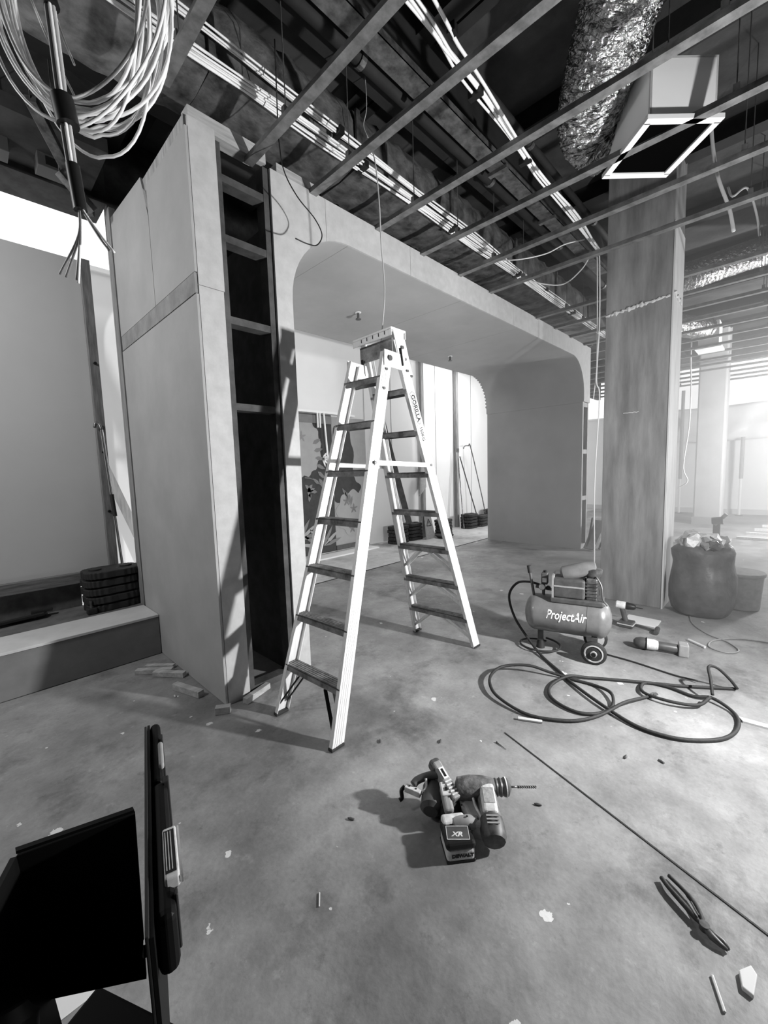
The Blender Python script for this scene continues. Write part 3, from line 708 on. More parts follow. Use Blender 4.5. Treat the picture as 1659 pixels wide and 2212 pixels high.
ga = obj('gauge', tube(B(), [L3(.135, -.03, R_ + .075), L3(.135, -.055, R_ + .075)], .026, 18), steel, cp, smooth=True)
obj('gauge_dial', tube(B(), [L3(.135, -.055, R_ + .075), L3(.135, -.057, R_ + .075)], .022, 18), lt_grey, ga)
obj('manifold', tube(B(), [L3(.08, 0, R_ + .06), L3(.225, 0, R_ + .045)], .012, 10), steel, cp, smooth=True)
obj('manifold', tube(B(), [L3(.14, 0, R_ - .005), L3(.14, 0, R_ + .09)], .012, 10), dark_grey, cp, smooth=True)
obj('valve_knob', tube(B(), [L3(.18, -.02, R_ + .065), L3(.18, -.045, R_ + .068)], .018, 12), black, cp)
obj('foot', bx((.10, -.02, -R_ - .10), (.14, .02, -R_ + .02), am), dark_grey, cp)
obj('rubber_foot', tube(B(), [(L3(.12, 0, 0).x, L3(.12, 0, 0).y, .0), (L3(.12, 0, 0).x, L3(.12, 0, 0).y, .07)], [.034, .026], 16), black_r, cp, smooth=True)
obj('axle', tube(B(), [L3(.52, -.15, -.2165), L3(.52, .15, -.2165)], .009, 8), steel, cp)
obj('axle_bracket', bx((.50, -.11, -.23), (.54, .11, -.12), am), dark_grey, cp)
for s_ in (-1, 1):
    c = L3(.52, s_ * .150, 0); wm = frame(L3(.52, s_ * .135, -.2165), L3(.52, s_ * .165, -.2165))
    wh = obj('wheel', lathe(B(), [(0, .055), (.004, .078), (.012, .0885), (.03, .0885), (.038, .078), (.042, .055)], wm, 28), black_r, cp, smooth=True)
    obj('hub', lathe(B(), [(-.006, .066), (.044, .066), (.046, .058), (.040, .054), (.040, .024), (.052, .022)], wm, 24), mat('hub_grey', .42, .5, nz=.06, scale=40), wh, smooth=True, label='pale wheel hub')
    obj('hub_cap', lathe(B(), [(.047, .016), (.064, .016)], wm, 14), black, wh)
# ================================================================ AIR HOSE
hose_pts = [(3.265, 1.385, .52), (3.26, 1.50, .535), (3.27, 1.62, .50), (3.25, 1.68, .38), (3.24, 1.62, .20), (3.18, 1.46, .06), (3.06, 1.30, .012), (2.90, 1.10, .012), (2.81, 1.0, .014), (2.66, .78, .02), (2.56, .56, .012), (2.56, .40, .012), (2.62, .28, .012), (2.74, .17, .012), (2.90, .125, .012), (3.06, .15, .012),
            (3.14, .26, .03), (3.13, .36, .012), (3.16, .5, .012), (3.12, .62, .012), (2.97, .60, .02), (2.93, .46, .03), (2.99, .32, .03), (3.10, .27, .05)]
wire('air_hose', 'long black rubber air hose lying in loops before the compressor', hose_pts, .0105, black_r, 'hose', 10)
loop = [(3.41, .17, .012), (3.32, .30, .012), (3.22, .45, .012), (3.08, .70, .014), (2.95, .92, .014), (2.84, 1.02, .035), (2.70, 1.08, .012), (2.56, 1.04, .012), (2.49, .94, .012), (2.48, .82, .012), (2.56, .73, .012), (2.68, .70, .012), (2.80, .74, .03), (2.87, .85, .012), (2.86, .98, .012), (2.82, 1.14, .03), (2.76, 1.28, .06), (2.64, 1.42, .05), (2.47, 1.42, .04), (2.33, 1.32, .03), (2.27, 1.18, .02), (2.26, 1.04, .012), (2.31, .91, .012), (2.40, .80, .012), (2.54, .72, .016), (2.72, .65, .035), (2.86, .60, .02), (2.97, .55, .012)]
wire('air_hose', 'coupled second length of black air hose looping to the left on the floor', loop, .0105, black_r, 'hose', 10)
cf = thing('hose_coupling', 'shiny metal coupling joining the two air hoses', 'coupling', (2.98, .54, 0))
obj('sleeve', tube(B(), [(2.955, .555, .014), (3.0, .53, .014)], .014, 12), mat('chrome', .9, .12, 1), cf, smooth=True)
obj('collar', tube(B(), [(2.97, .547, .014), (2.985, .538, .014)], .0165, 12), mat('chrome', .9, .12, 1), cf, smooth=True)
wire('hose_end', 'short upright bend of hose at the right end of the loops', [(3.14, .262, .05), (3.20, .28, .12), (3.28, .30, .17), (3.34, .26, .15), (3.38, .20, .08), (3.40, .16, .02)], .009, black_r, 'hose')
wire('spare_hose_ring', 'small coil of hose under the left end of the compressor tank', [(3.24 + .13 * math.cos(a * .42) , 1.40 + .16 * math.sin(a * .42), .012 + .0018 * a) for a in range(16)], .008, black_r, 'hose')
wire('power_cord', 'straight thin dark cord running right from under the compressor', [(3.43, .95, .008), (3.42, .75, .008), (3.38, .5, .008), (3.36, .36, .02)], .006, black_r, 'cord')

# ================================================================ CORDLESS TOOLS (foreground)
hm = thing('rotary_hammer', 'cordless rotary hammer with a long bit, lying right of the nail gun', 'power tool', (1.40, .85, 0))
G0, G1, G2, G3 = V((1.385, .965, .115)), V((1.47, .872, .12)), V((1.537, .799, .12)), V((1.633, .741, .105))
gm = frame(G0, G2)
GL = (G2 - G0).length
scuff = mat('scuffed_rubber', .13, .6, nz=.10, scale=26, bump=.25)
obj('gear_housing', lathe(B(), [(-.004, .02), (.008, .044), (.06, .050), (.115, .047), (.15, .038), (.165, .034)], gm, 24), scuff, hm, smooth=True)
ck = obj('chuck', lathe(B(), [(.16, .031), (.172, .036), (.18, .031), (.19, .037), (.198, .032), (.208, .037), (.222, .034), (.228, .024), (.236, .012)], gm, 24), dark_grey, hm, smooth=True)
obj('chuck_ring', lathe(B(), [(.211, .0385), (.216, .0385)], gm, 24), white_m, ck)
bm = B(); tip = gm @ V((.345, 0, -.004)); b0 = gm @ V((.23, 0, 0)); tube(bm, [b0, b0.lerp(tip, .3)], .004, 8)
tm = frame(b0.lerp(tip, .3), tip); Lb = (tip - b0).length * .7
for s_ in (0, PI):
    hp = [tm @ V((Lb * k / 30, .0032 * math.cos(k * .9 + s_), .0032 * math.sin(k * .9 + s_))) for k in range(31)]
    tube(bm, hp, .0028, 6)
obj('drill_bit', bm, steel, hm, smooth='all', label='spiral masonry bit')
# motor (angled down to the camera) and its light cap
H0, H1 = V((1.465, .865, .110)), V((1.312, .738, .062))
mm_ = frame(H0, H1); HL = (H1 - H0).length
obj('motor_body', lathe(B(), [(0, .036), (.03, .042), (HL * .55, .044), (HL * .6, .046)], mm_, 24), scuff, hm, smooth=True)
obj('motor_cap', lathe(B(), [(HL * .6, .0475), (HL * .66, .050), (HL * .9, .050), (HL * 1.0, .042), (HL * 1.02, .02)], mm_, 12), mat('dark_scuffed', .05, .5, nz=.04, scale=30), hm, smooth=True)
sh = obj('shell', bx((-.005, -.032, .012), (HL * .6, .030, .0475), mm_), lt_grey, hm, bevel=.014, seg=3, label='pale plastic shell with a worn label')
obj('label_plate', bx((.02, -.022, .0478), (.085, .022, .0495), mm_), mat('worn_label', .38, .5, nz=.14, scale=60), sh)
for k in range(3): obj('vent_slot', bx((HL * .66 + k * .014, -.024, .048), (HL * .66 + k * .014 + .006, .024, .0515), mm_), mid_grey, hm)
# battery standing left, with D handle
bmx = M.Translation((1.240, .862, 0)) @ M.Rotation(math.radians(-40), 4, 'Z') @ M.Diagonal((.95, .92, .86, 1))
bt = obj('battery', bx((-.058, -.062, .004), (.058, .060, .066), bmx), lt_grey, hm, bevel=.012, seg=3, label='battery pack, pale speckled lower half')
obj('battery_top', bx((-.062, -.066, .060), (.062, .062, .098), bmx), black, bt, bevel=.014, seg=3, label='black upper half')
obj('battery_base', bx((-.060, -.064, 0), (.060, .062, .014), bmx), black, bt, bevel=.004)
tmx = bmx @ M.Translation((0, 0, .0985))
# orient lettering so it reads from the camera side
rd = M.Rotation(math.radians(-8), 4, 'Z')
pl_ = obj('battery_label', bx((-.046, -.048, -.001), (.046, .020, .0006), tmx @ rd), dark_grey, bt)
bm = B()
q = [(-.045, .018), (.045, .018), (.045, -.046), (-.045, -.046), (-.045, .018)]
for a, b in zip(q, q[1:]): bar(bm, tmx @ rd @ V((a[0], a[1], .001)), tmx @ rd @ V((b[0], b[1], .001)), .0022, .001)
obj('label_border', bm, lt_grey, bt)
bm = text_bm('XR', .030, .001, .001, 1.1, .3); bm.transform(tmx @ rd @ M.Translation((-.004, -.022, .0012))); obj('lettering', bm, lt_grey, bt)
bm = text_bm('DEWALT', .021, .0012, .0014, 1.05); bm.transform(bmx @ M.Translation((.006, -.0635, .036)) @ M.Rotation(PI / 2, 4, 'X')); obj('lettering', bm, black, bt)
obj('handle_foot', bx((-.052, .030, .070), (.050, .085, .108), bmx), lt_grey, hm, bevel=.012, seg=3)
obj('latch_button', bx((-.022, .026, .085), (.022, .0315, .1), bmx), black, hm)
obj('handle', tube(B(), spline([V((1.30, .935, .05)), V((1.335, .945, .06)), V((1.385, .955, .075))], 6), .024, 14), black, hm, smooth='all')
obj('side_shell', prism(B(), [(1.372, .965), (1.405, .935), (1.45, .86), (1.37, .785), (1.325, .79), (1.30, .835), (1.345, .895)], .078, M.Translation((0, 0, .015))), mid_grey, hm, bevel=.014, seg=3)
obj('shell_edge', tube(B(), spline([(1.388, .972, .12), (1.410, .925, .118), (1.402, .895, .112), (1.372, .862, .104), (1.352, .828, .098), (1.338, .80, .09)], 6), .0055, 8), lt_grey, hm, smooth='all', label='pale moulded edge of the shell')
obj('handle_foot', tube(B(), spline([V((1.265, .895, .07)), V((1.295, .865, .08)), V((1.335, .83, .07))], 6), [.024] * 7 + [.026] * 6, 14), mid_grey, hm, smooth='all')
for p in ((1.30, .855, .107), (1.33, .828, .094), (1.345, .91, .094)): obj('screw_hole', tube(B(), [p, (p[0], p[1], p[2] + .002)], .004, 8), black, hm)

ng = thing('nail_gun', 'dark cordless nail gun lying left of the rotary hammer', 'power tool', (1.33, 1.02, 0))
obj('motor_body', lathe(B(), [(0, .03), (.015, .046), (.11, .048), (.135, .035)], frame((1.26, 1.01, .06), (1.345, 1.06, .075)), 22), dark_grey, ng, smooth=True)
obj('lower_body', lathe(B(), [(0, .025), (.01, .040), (.08, .042), (.1, .03)], frame((1.29, .985, .045), (1.36, .955, .055)), 20), black, ng, smooth=True)
mgm = frame((1.395, 1.085, .165), (1.345, .935, .10), (0, 0, 1))
mg = obj('magazine', bx((0, -.02, -.03), (.17, .02, .022), mgm), mid_grey, ng, bevel=.008, seg=2, label='grey ribbed magazine')
obj('magazine_cap', bx((-.02, -.026, -.035), (.035, .026, .015), mgm), dark_grey, ng, bevel=.014, seg=3)
obj('window_strip', bx((.035, -.012, .022), (.085, .012, .025), mgm), white_m, mg); obj('window_slot', bx((.042, -.005, .0252), (.078, .005, .0265), mgm), black, mg)
for k in range(5): obj('magazine_rib', bx((.095 + k * .014, -.016, .0215), (.101 + k * .014, .016, .025), mgm), lt_grey, mg)
obj('tool_arm', tube(B(), spline([(1.375, 1.05, .14), (1.345, 1.09, .13), (1.31, 1.12, .115), (1.285, 1.125, .105)], 6), .017, 12), dark_grey, ng, smooth='all')
nsm = frame((1.262, 1.150, .09), (1.285, 1.075, .085))
ns = obj('nose_piece', bx((0, -.016, -.008), (.075, .010, .018), nsm), lt_grey, ng, bevel=.004, label='pale metal nose')
for k in (.018, .05): obj('rivet', tube(B(), [nsm @ V((k, -.002, .017)), nsm @ V((k, -.002, .0205))], .0035, 8), black, ns)
obj('nose_tip', tube(B(), spline([(1.262, 1.155, .095), (1.243, 1.158, .085), (1.235, 1.148, .062), (1.222, 1.152, .055)], 5), .009, 8), black, ng, smooth='all')
obj('hook', tube(B(), spline([(1.29, 1.07, .10), (1.312, 1.07, .11), (1.325, 1.083, .135)], 5), .006, 8), lt_grey, ng, smooth='all')
gpm = frame((1.352, 1.005, .125), (1.285, .925, .085))
gp = obj('grip', bx((0, -.021, -.026), (.105, .019, .014), gpm), mid_grey, ng, bevel=.012, seg=3)
obj('grip_shell', bx((-.008, -.022, .008), (.05, .020, .021), gpm), lt_grey, ng, bevel=.006, seg=2, label='pale shell above the trigger')
obj('trigger', bx((.018, -.004, .021), (.032, .006, .025), gpm), black, gp); 
obj('body_block', bx((1.30, .985, 0.0), (1.37, 1.05, .07)), black, ng, bevel=.015, seg=3)

# ================================================================ PLIERS
pl = thing('pliers', 'black long-handled pliers lying open on the bare floor, lower right', 'pliers', (1.57, .15, 0))
pv = V((1.528, .118, .018))
obj('handle', tube(B(), spline([(1.628, .252, .014), (1.60, .225, .018), (1.565, .175, .018), (1.545, .145, .017), pv], 6), [.0075] * 8 + [.0085] * 12 + [.007] * 5, 10), black_r, pl, smooth='all')
obj('handle', tube(B(), spline([(1.655, .235, .014), (1.625, .185, .016), (1.592, .150, .018), (1.562, .132, .018), pv], 6), [.0065] * 8 + [.0085] * 12 + [.007] * 5, 10), black_r, pl, smooth='all')
obj('joint', tube(B(), [pv + V((0, 0, -.009)), pv + V((0, 0, .011))], .014, 14), steel, pl, smooth=True)
obj('jaw', tube(B(), [pv, (1.512, .098, .017), (1.505, .075, .014), (1.503, .058, .012)], [.010, .011, .008, .005], 10), dark_grey, pl, smooth='all')
obj('jaw', tube(B(), [pv, (1.522, .092, .017), (1.520, .070, .014), (1.507, .056, .012)], [.010, .009, .008, .005], 10), dark_grey, pl, smooth='all')
obj('spring', tube(B(), [(1.545, .135, .03), (1.58, .16, .03)], .003, 6), steel, pl)

# ================================================================ TOOL CASE bottom left
case_rib = mat('case_rib', .02, .5, spec=.3)
tc_ = thing('tool_case', 'open black plastic tool case standing close by in the lower left corner', 'case', (.1, .85, 0))
ddir = V((.305 - .150, 1.24 - .69, 0)).normalized(); top0 = V((.150, .66, .80)); nrm = V((ddir.y, -ddir.x, 0))
cm = M.Identity(4)
for i in range(3): cm[i][0] = ddir[i]; cm[i][1] = nrm[i]; cm[i][2] = (0, 0, 1)[i]; cm[i][3] = top0[i]
# lid: vertical slab running away from the camera (local x away, y right, z up from the lid top)
prof = [(0.0, 0), (.36, 0), (.60, 0), (.665, -.02), (.68, -.06), (.68, -.34), (.3, -.455), (0, -.455)]
bm = B(); prism(bm, [(x, z) for x, z in prof], .006, cm @ M(((1, 0, 0, 0), (0, 0, 1, -.012), (0, 1, 0, 0), (0, 0, 0, 1))))
ldp = obj('lid', bm, case_black, tc_)
def cb(name, lo, hi, mt_, par, bev=.01, lab=None): return obj(name, bx(lo, hi, cm), mt_, par, bevel=bev, seg=3, label=lab)
cb('lid_shell', (.03, -.006, -.12), (.38, .027, -.008), case_black, tc_, .015)
cb('lid_shell', (.385, -.006, -.16), (.66, .020, -.014), case_black, tc_, .015)
cb('lid_rib', (.18, .025, -.11), (.20, .031, -.006), case_rib, ldp, .003)
cb('lid_rib', (.36, .018, -.12), (.385, .031, -.004), case_rib, ldp, .003)
cb('lid_rib', (.55, .016, -.14), (.575, .025, -.006), case_rib, ldp, .003)
cb('lid_rib', (.06, .025, -.11), (.075, .031, -.006), case_rib, ldp, .003)
cb('lid_handle', (.42, .012, -.012), (.52, .024, .006), mid_grey, ldp, .006, 'grey carry handle')
lt = cb('latch', (.085, .012, -.018), (.205, .036, .006), lt_grey, tc_, .004, 'pale metal latch')
cb('latch_plate', (.095, .014, .0065), (.195, .032, .0075), black, lt, 0)
for k in range(3): cb('latch_bar', (.10, .016 + k * .0045, .0075), (.19, .0175 + k * .0045, .009), lt_grey, lt, 0)
cb('latch_wire', (.085, .038, -.012), (.205, .041, .002), mat('chrome', .9, .12, 1), lt, 0)
cb('edge_seal', (.0, -.018, -.34), (.62, -.012, .004), case_rib, tc_, .002)
# base tray: leans left from the lid, hollow
bmat = case_black
def quad_slab(name, pts, th, mt_, lab=None, par=tc_):
    a = [V(p) for p in pts]; n_ = (a[1] - a[0]).cross(a[2] - a[0]).normalized() * th; bm = B()
    lo = [bm.verts.new(p) for p in a]; hi = [bm.verts.new(p + n_) for p in a]
    bm.faces.new(lo[::-1]); bm.faces.new(hi)
    for k in range(len(a)): bm.faces.new((lo[k], lo[(k + 1) % len(a)], hi[(k + 1) % len(a)], hi[k]))
    return obj(name, bm, mt_, par, label=lab)
TR, TL = V((.193, .945, .80)), V((.011, 1.004, .80))
dn = V((-.006, -.01, -.30)); dn2 = V((-.012, -.02, -.36))
quad_slab('base_wall', [TL, TR, TR + dn2, TL + dn], .01, bmat)
quad_slab('base_rim', [TL + V((0, 0, .004)), TR + V((0, 0, .004)), TR + V((.0, .012, .004)), TL + V((0, .012, .004))], .006, case_black)
quad_slab('base_wall', [TL, TL + V((.04, -.02, -.46)), V((-.15, .62, .345)), V((-.16, .64, .78))], .01, bmat)
quad_slab('base_wall', [V((.155, .70, .50)), V((-.13, .62, .56)), V((-.13, .60, .345)), V((.145, .68, .345))], .01, bmat)
obj('hinge', tube(B(), [(.183, .92, .50), (.185, .92, .53)], .007, 8), mat('chrome', .9, .12, 1), tc_)
ct = thing('tool_chest', 'black wheeled chest carrying the open tool case', 'chest', (.0, .8, 0))
cmx = M.Translation((.02, .80, 0)) @ M.Rotation(.45, 4, 'Z')
obj('body', bx((-.24, -.24, .06), (.20, .20, .30), cmx), case_black, ct, bevel=.02)
obj('chest_lid', bx((-.25, -.25, .302), (.21, .21, .345), cmx), case_black, ct, bevel=.008)
for x in (-.2, .16):
    for y in (-.2, .16): obj('wheel', tube(B(), [cmx @ V((x - .015, y, .035)), cmx @ V((x + .015, y, .035))], .035, 14), black_r, ct, smooth=True)
tag(obj('paper_sheet', bx((.03, 1.38, .001), (.20, 1.56, .003), None), white_m), 'white paper on the floor seen under the open tool case', 'paper')
tl = thing('hand_tool', 'dim grey-handled tool standing in the open tool case', 'hand tool', (-.05, .80, .36))
obj('shaft', tube(B(), [(-.02, .74, .347), (-.03, .82, .60)], .018, 12), black, tl, smooth=True)
obj('head', lathe(B(), [(0, .02), (.02, .034), (.07, .036), (.09, .02)], frame((-.03, .81, .575), (-.02, .86, .64)), 16), dark_grey, tl, smooth=True)

# ================================================================ OFFCUTS and debris
def offcut(a, b, wd, h, label, mt_=pine_x):
    o = obj('timber_offcut', bar(B(), (a[0], a[1], h / 2 + .001), (b[0], b[1], h / 2 + .001), wd, h), mt_, bevel=.002)
    tag(o, label, 'offcut', 'timber offcuts by the portal leg')
offcut((.82, 3.52), (1.02, 3.33), .045, .035, 'timber offcut nearest the platform, leftmost of the pile')
offcut((.90, 3.56), (1.055, 3.40), .04, .03, 'timber offcut at the back of the pile by the side panel')
offcut((.905, 3.38), (1.055, 3.18), .045, .038, 'timber offcut in front of the pile by the side panel')
offcut((.94, 3.05), (1.02, 2.79), .045, .045, 'square timber offcut alone beside the portal side')
offcut((1.0, 2.52), (1.075, 2.47), .045, .045, 'short timber block before the portal corner')
offcut((1.18, 2.48), (1.39, 2.55), .04, .04, 'pale timber offcut between portal corner and ladder foot')
for (x, y, s_) in ((1.26, 2.62, .03), (1.33, 2.66, .024), (1.4, 2.66, .02), (1.36, 2.54, .018)):
    bm = B(); bmesh.ops.create_icosphere(bm, subdivisions=1, radius=s_, matrix=M.Translation((x, y, s_ * .4)) @ M.Diagonal((1, .8, .5, 1)))
    tag(obj('rubble_bit', bm, mid_grey), '%s rubble bit on the floor inside the portal leg' % {.03: 'largest', .024: 'second largest', .02: 'rear small', .018: 'smallest front'}[s_], 'rubble', 'rubble bits in the portal leg')
def stick(a, b, r, label, mt_, name, cat): 
    tag(obj(name, tube(B(), [(a[0], a[1], r), (b[0], b[1], r)], r, 6), mt_), label, cat)
stick((2.19, 1.075), (2.25, .955), .010, 'short pale dowel beside the air hose loop', chip_w, 'dowel', 'dowel')
stick((.765, 1.128), (.735, 1.09), .0025, 'thin pale splinter on the floor, bottom centre', chip_w, 'splinter', 'splinter')
stick((1.40, .085), (1.32, .05), .004, 'pale plastic strip on the floor near the bottom right corner', chip_w, 'plastic_strip', 'scrap')
stick((4.14, .52), (4.05, .40), .012, 'white stick on the floor right of the angle grinder', chip_w, 'white_stick', 'stick')
sc = thing('screw', 'long screw lying beside the cut line in the floor', 'screw', (1.91, 1.03, 0))
obj('shank', tube(B(), [(1.916, 1.058, .004), (1.90, 1.0, .003)], [.003, .001], 6), dark_grey, sc); obj('head', tube(B(), [(1.918, 1.066, .005), (1.916, 1.058, .004)], [.006, .003], 8), mat('chrome', .9, .12, 1), sc)
bm = B(); prism(bm, [(1.48, -.01), (1.50, .005), (1.46, .03), (1.415, .02), (1.41, -.005)], .014)
tag(obj('plaster_lump', bm, chip_w, bevel=.003), 'pale plaster lump on the floor in the bottom right corner', 'rubble')
bm = B(); prism(bm, [(3.0, .11), (3.04, .13), (3.06, -.1), (3.02, -.11)], .012)
tag(obj('pale_strip', bm, chip_w), 'pale board strip on the floor at the right edge', 'board')
rn = random.Random(12)
for (px, py, lab) in ((.90, 2.94, 'small chip of plaster by the lone offcut'), (1.66, .72, 'dark leaf of debris right of the drill bit'), (1.05, 1.28, 'tiny dark bolt left of the nail gun'), (1.72, 1.30, 'small dark nail standing between ladder and hammer'), (2.25, .52, 'torn scrap on the floor below the hose'), (2.33, .38, 'flat torn scrap on the floor at right'), (1.50, 1.55, 'small dark cube of debris by the ladder foot')):
    bm = B(); bmesh.ops.create_icosphere(bm, subdivisions=1, radius=.014, matrix=M.Translation((px, py, .005)) @ M.Rotation(rn.uniform(0, 3), 4, 'Z') @ M.Diagonal((1.4, .5, .35, 1)))
    tag(obj('debris', bm, chip_w if 'plaster' in lab else dark_grey), lab, 'debris')

# ================================================================ BACK ROOM
# mural boards
mu = thing('mural_board', 'painted garden mural board leaning behind the ladder in the back room', 'mural', (4.8, 5.95, 0))
obj('board', bx((3.3, 5.93, .05), (4.78, 5.95, 2.52)), mural_dark, mu); obj('board', bx((4.79, 5.94, .12), (5.62, 5.96, 2.50)), mural_light, mu)
mxz = lambda y: M(((1, 0, 0, 0), (0, 0, -1, y), (0, 1, 0, 0), (0, 0, 0, 1)))
def blob(cx, cz, rx, rz_, n, wob, y, h=.003):
    pts = [(cx + rx * (1 + wob * math.sin(n * a * 2 * PI / 60)) * math.cos(a * 2 * PI / 60), cz + rz_ * (1 + wob * math.sin(n * a * 2 * PI / 60)) * math.sin(a * 2 * PI / 60)) for a in range(60)]
    return prism(B(), pts, h, mxz(y))
obj('painted_cloud', blob(4.10, 1.95, .42, .52, 14, .05, 5.929), mural_light, mu)
obj('painted_cloud', blob(3.75, 1.65, .32, .5, 12, .05, 5.929), mural_light, mu)
obj('painted_band', bx((3.3, 5.918, 2.36), (4.78, 5.924, 2.50)), mural_mid, mu)
obj('painted_shade', blob(5.02, 1.72, .27, .72, 9, .07, 5.938), mural_dark, mu)
obj('painted_cloud', blob(5.25, .72, .42, .42, 9, .07, 5.937), mural_light, mu)
obj('painted_shade', blob(5.1, 1.15, .34, .28, 7, .1, 5.9385), mural_dark, mu)
def leaf(cx, cz, L_, w_, ang, mt_, y=5.925, name='painted_leaf'):
    pts = [(0, 0), (L_ * .3, w_), (L_ * .7, w_ * .8), (L_, 0), (L_ * .7, -w_ * .8), (L_ * .3, -w_)]
    c, s_ = math.cos(ang), math.sin(ang)
    obj(name, prism(B(), [(cx + x * c - z * s_, cz + x * s_ + z * c) for x, z in pts], .003, mxz(y)), mt_, mu)
for cx, cz in ((3.95, .35), (4.45, .18)):
    for k in range(8): leaf(cx + .05 * math.cos(k * .4), cz, .42, .035, .25 + k * .38, mural_light if k % 2 else mural_mid)
for k in range(6): leaf(4.35 + .02 * k, 2.0 - .12 * k, .2, .035, .5 - .3 * k, mural_mid)
for k in range(5): leaf(4.55, 1.75, .16, .02, -1.2 + k * .5, white_m)
for k in range(7): leaf(4.15 + .05 * k, 1.3 - .07 * (k % 3), .17, .03, -.8 - k * .5, mural_mid)
for k in range(5): leaf(4.98 + .06 * k, 1.2 - .04 * k, .2, .022, -1.0 - k * .2, mural_mid, 5.934)
for k in range(6): leaf(4.55, .98 - .07 * k, .12, .03, .4 + k * 1.2, chip_w)
obj('painted_stem', tube(B(), [(4.15 + .06 * k + .1 * math.sin(k * .3), 5.925, 1.42 - .07 * k * k / 8) for k in range(9)], .008, 5), mural_mid, mu)
for (cx, cz, y) in ((4.12, 2.12, 5.925), (3.95, 1.62, 5.925), (5.25, .80, 5.933), (5.08, .95, 5.933), (5.2, .42, 5.933)):
    for k in range(5): leaf(cx, cz, .10, .018, k * 1.257 + .3, mural_mid if y > 5.93 else mat('flower_line', .26, .8), y)
obj('bottom_rail', bx((4.79, 5.92, .05), (5.62, 5.938, .14)), dark_grey, mu)
ts = thing('timber_shelf', 'white strip shelf along the top of the mural board', 'shelf', (4.4, 5.9, 2.53))
obj('strip', bx((3.3, 5.86, 2.53), (4.95, 5.965, 2.57)), white_m, ts); obj('strip', bx((5.0, 5.86, 2.52), (5.30, 5.965, 2.55)), white_m, ts)
for x in (4.42, 4.47): obj('hanging_strip', bx((x, 5.85, 2.28), (x + .022, 5.87, 2.53)), white_m, ts)
obj('hanging_strip', bar(B(), (4.56, 5.85, 2.54), (4.62, 5.85, 1.62), .025, .02), white_m, ts)
tag(obj('floor_strip', bx((3.3, 5.62, .005), (5.6, 5.92, .028)), white_m), 'bright white board strip on the floor below the mural', 'board')
# back wall joints and posts
for i, x in enumerate((5.72, 6.5, 8.05, 9.6, 11.2)):
    struct('trim_%d' % (60 + i), bx((x, 6.052, 0), (x + .008, 6.062, 3.95)), mid_grey)
def hposts(x, y, label, lean=0):
    t = thing('hoarding_post', label, 'post', (x, y, 0))
    obj('timber', bx((x - .045, y - .03, .004), (x + .045, y + .04, 3.97)), mat('far_post', .22, .8, nz=.06, scale=8, stretch=(5, 5, .6)), t)
    obj('cap_plate', bx((x - .05, y - .034, 1.9), (x + .05, y - .03, 2.0)), steel, t)
hposts(7.45, 5.98, 'timber post against the white back wall, behind the rear ladder rail')
hposts(8.82, 5.98, 'timber post with brooms leaning on it, right half of the back wall')
# stacks of ribbed black feet
def block():
    t = thing('ballast_block', 'x', 'ballast block', (0, 0, 0))
    bm = B(); n = 28; pts = []
    for k in range(n * 2):
        a = PI * k / n; r = 1 + .06 * (k % 2)
        pts.append((.21 * r * (abs(math.cos(a)) ** .55) * (1 if math.cos(a) >= 0 else -1), .155 * r * (abs(math.sin(a)) ** .55) * (1 if math.sin(a) >= 0 else -1)))
    prism(bm, pts, .060)
    obj('rubber_slab', bm, black_r, t, bevel=.008)
    for x in (-.12, .12): obj('stud', tube(B(), [(x, 0, .058), (x, 0, .072)], .05, 14), black_r, t)
    return t
blk = block(); used = [False]
names5 = ['bottom', 'second', 'third', 'fourth', 'top', 'cap']
def stack(x, y, z, n, rz, where):
    for k in range(n):
        lab = 'black rubber block, %s of stack %s' % ('top' if k == n - 1 else names5[k], where)
        if not used[0]:
            blk.location = (x, y, z); blk.rotation_euler = (0, 0, rz); blk['label'] = lab; blk['group'] = 'ballast blocks ' + where; used[0] = True
        else: dup(blk, (x + random.uniform(-.012, .012), y + random.uniform(-.01, .01), z + k * .0735), rz + random.uniform(-.06, .06), lab, 'ballast blocks ' + where)
stack(.90, 4.40, .340, 5, 0.05, 'on the platform at left')
stack(6.25, 5.70, .004, 5, .1, 'right of the mural'); stack(6.75, 5.75, .004, 5, .0, 'beside the warning sign')
stack(7.62, 5.55, .004, 5, .2, 'in the middle of the back wall'); stack(8.85, 5.66, .004, 5, 0, 'under the broom post'); stack(9.32, 5.62, .004, 4, .1, 'right of the broom post'); stack(10.2, 5.8, .004, 5, 0, 'at the far end of the back wall')
dr = thing('foot_block', 'small dark block at the left of the platform stack', 'block', (.72, 4.27, .341))
obj('body', bx((.67, 4.23, .341), (.74, 4.30, .395)), black_r, dr, bevel=.006); obj('knob', tube(B(), [(.70, 4.25, .395), (.70, 4.25, .46)], .010, 8), steel, dr)
# mop pole by the post on the platform
mp = thing('long_handle', 'chrome telescopic pole leaning on the timber post, in the ballast blocks', 'pole', (.97, 4.40, .7))
obj('pole', tube(B(), [(.985, 4.36, .72), (.955, 4.50, 1.95)], .012, 10), mat('chrome', .9, .12, 1), mp, smooth=True)
obj('grip', tube(B(), [(.975, 4.405, 1.16), (.969, 4.43, 1.36)], .018, 10), black_r, mp, smooth=True)
obj('bent_top', tube(B(), spline([(.955, 4.50, 1.95), (.945, 4.52, 2.0), (.92, 4.53, 2.01), (.91, 4.53, 1.97)], 5), .012, 8), steel, mp, smooth='all')
# leaning plank beyond the post
tag(obj('leaning_plank', bar(B(), (1.18, 5.9, 1.85), (1.75, 5.75, .02), .03, .10), pine), 'pine plank leaning on the white wall beyond the timber post', 'plank')
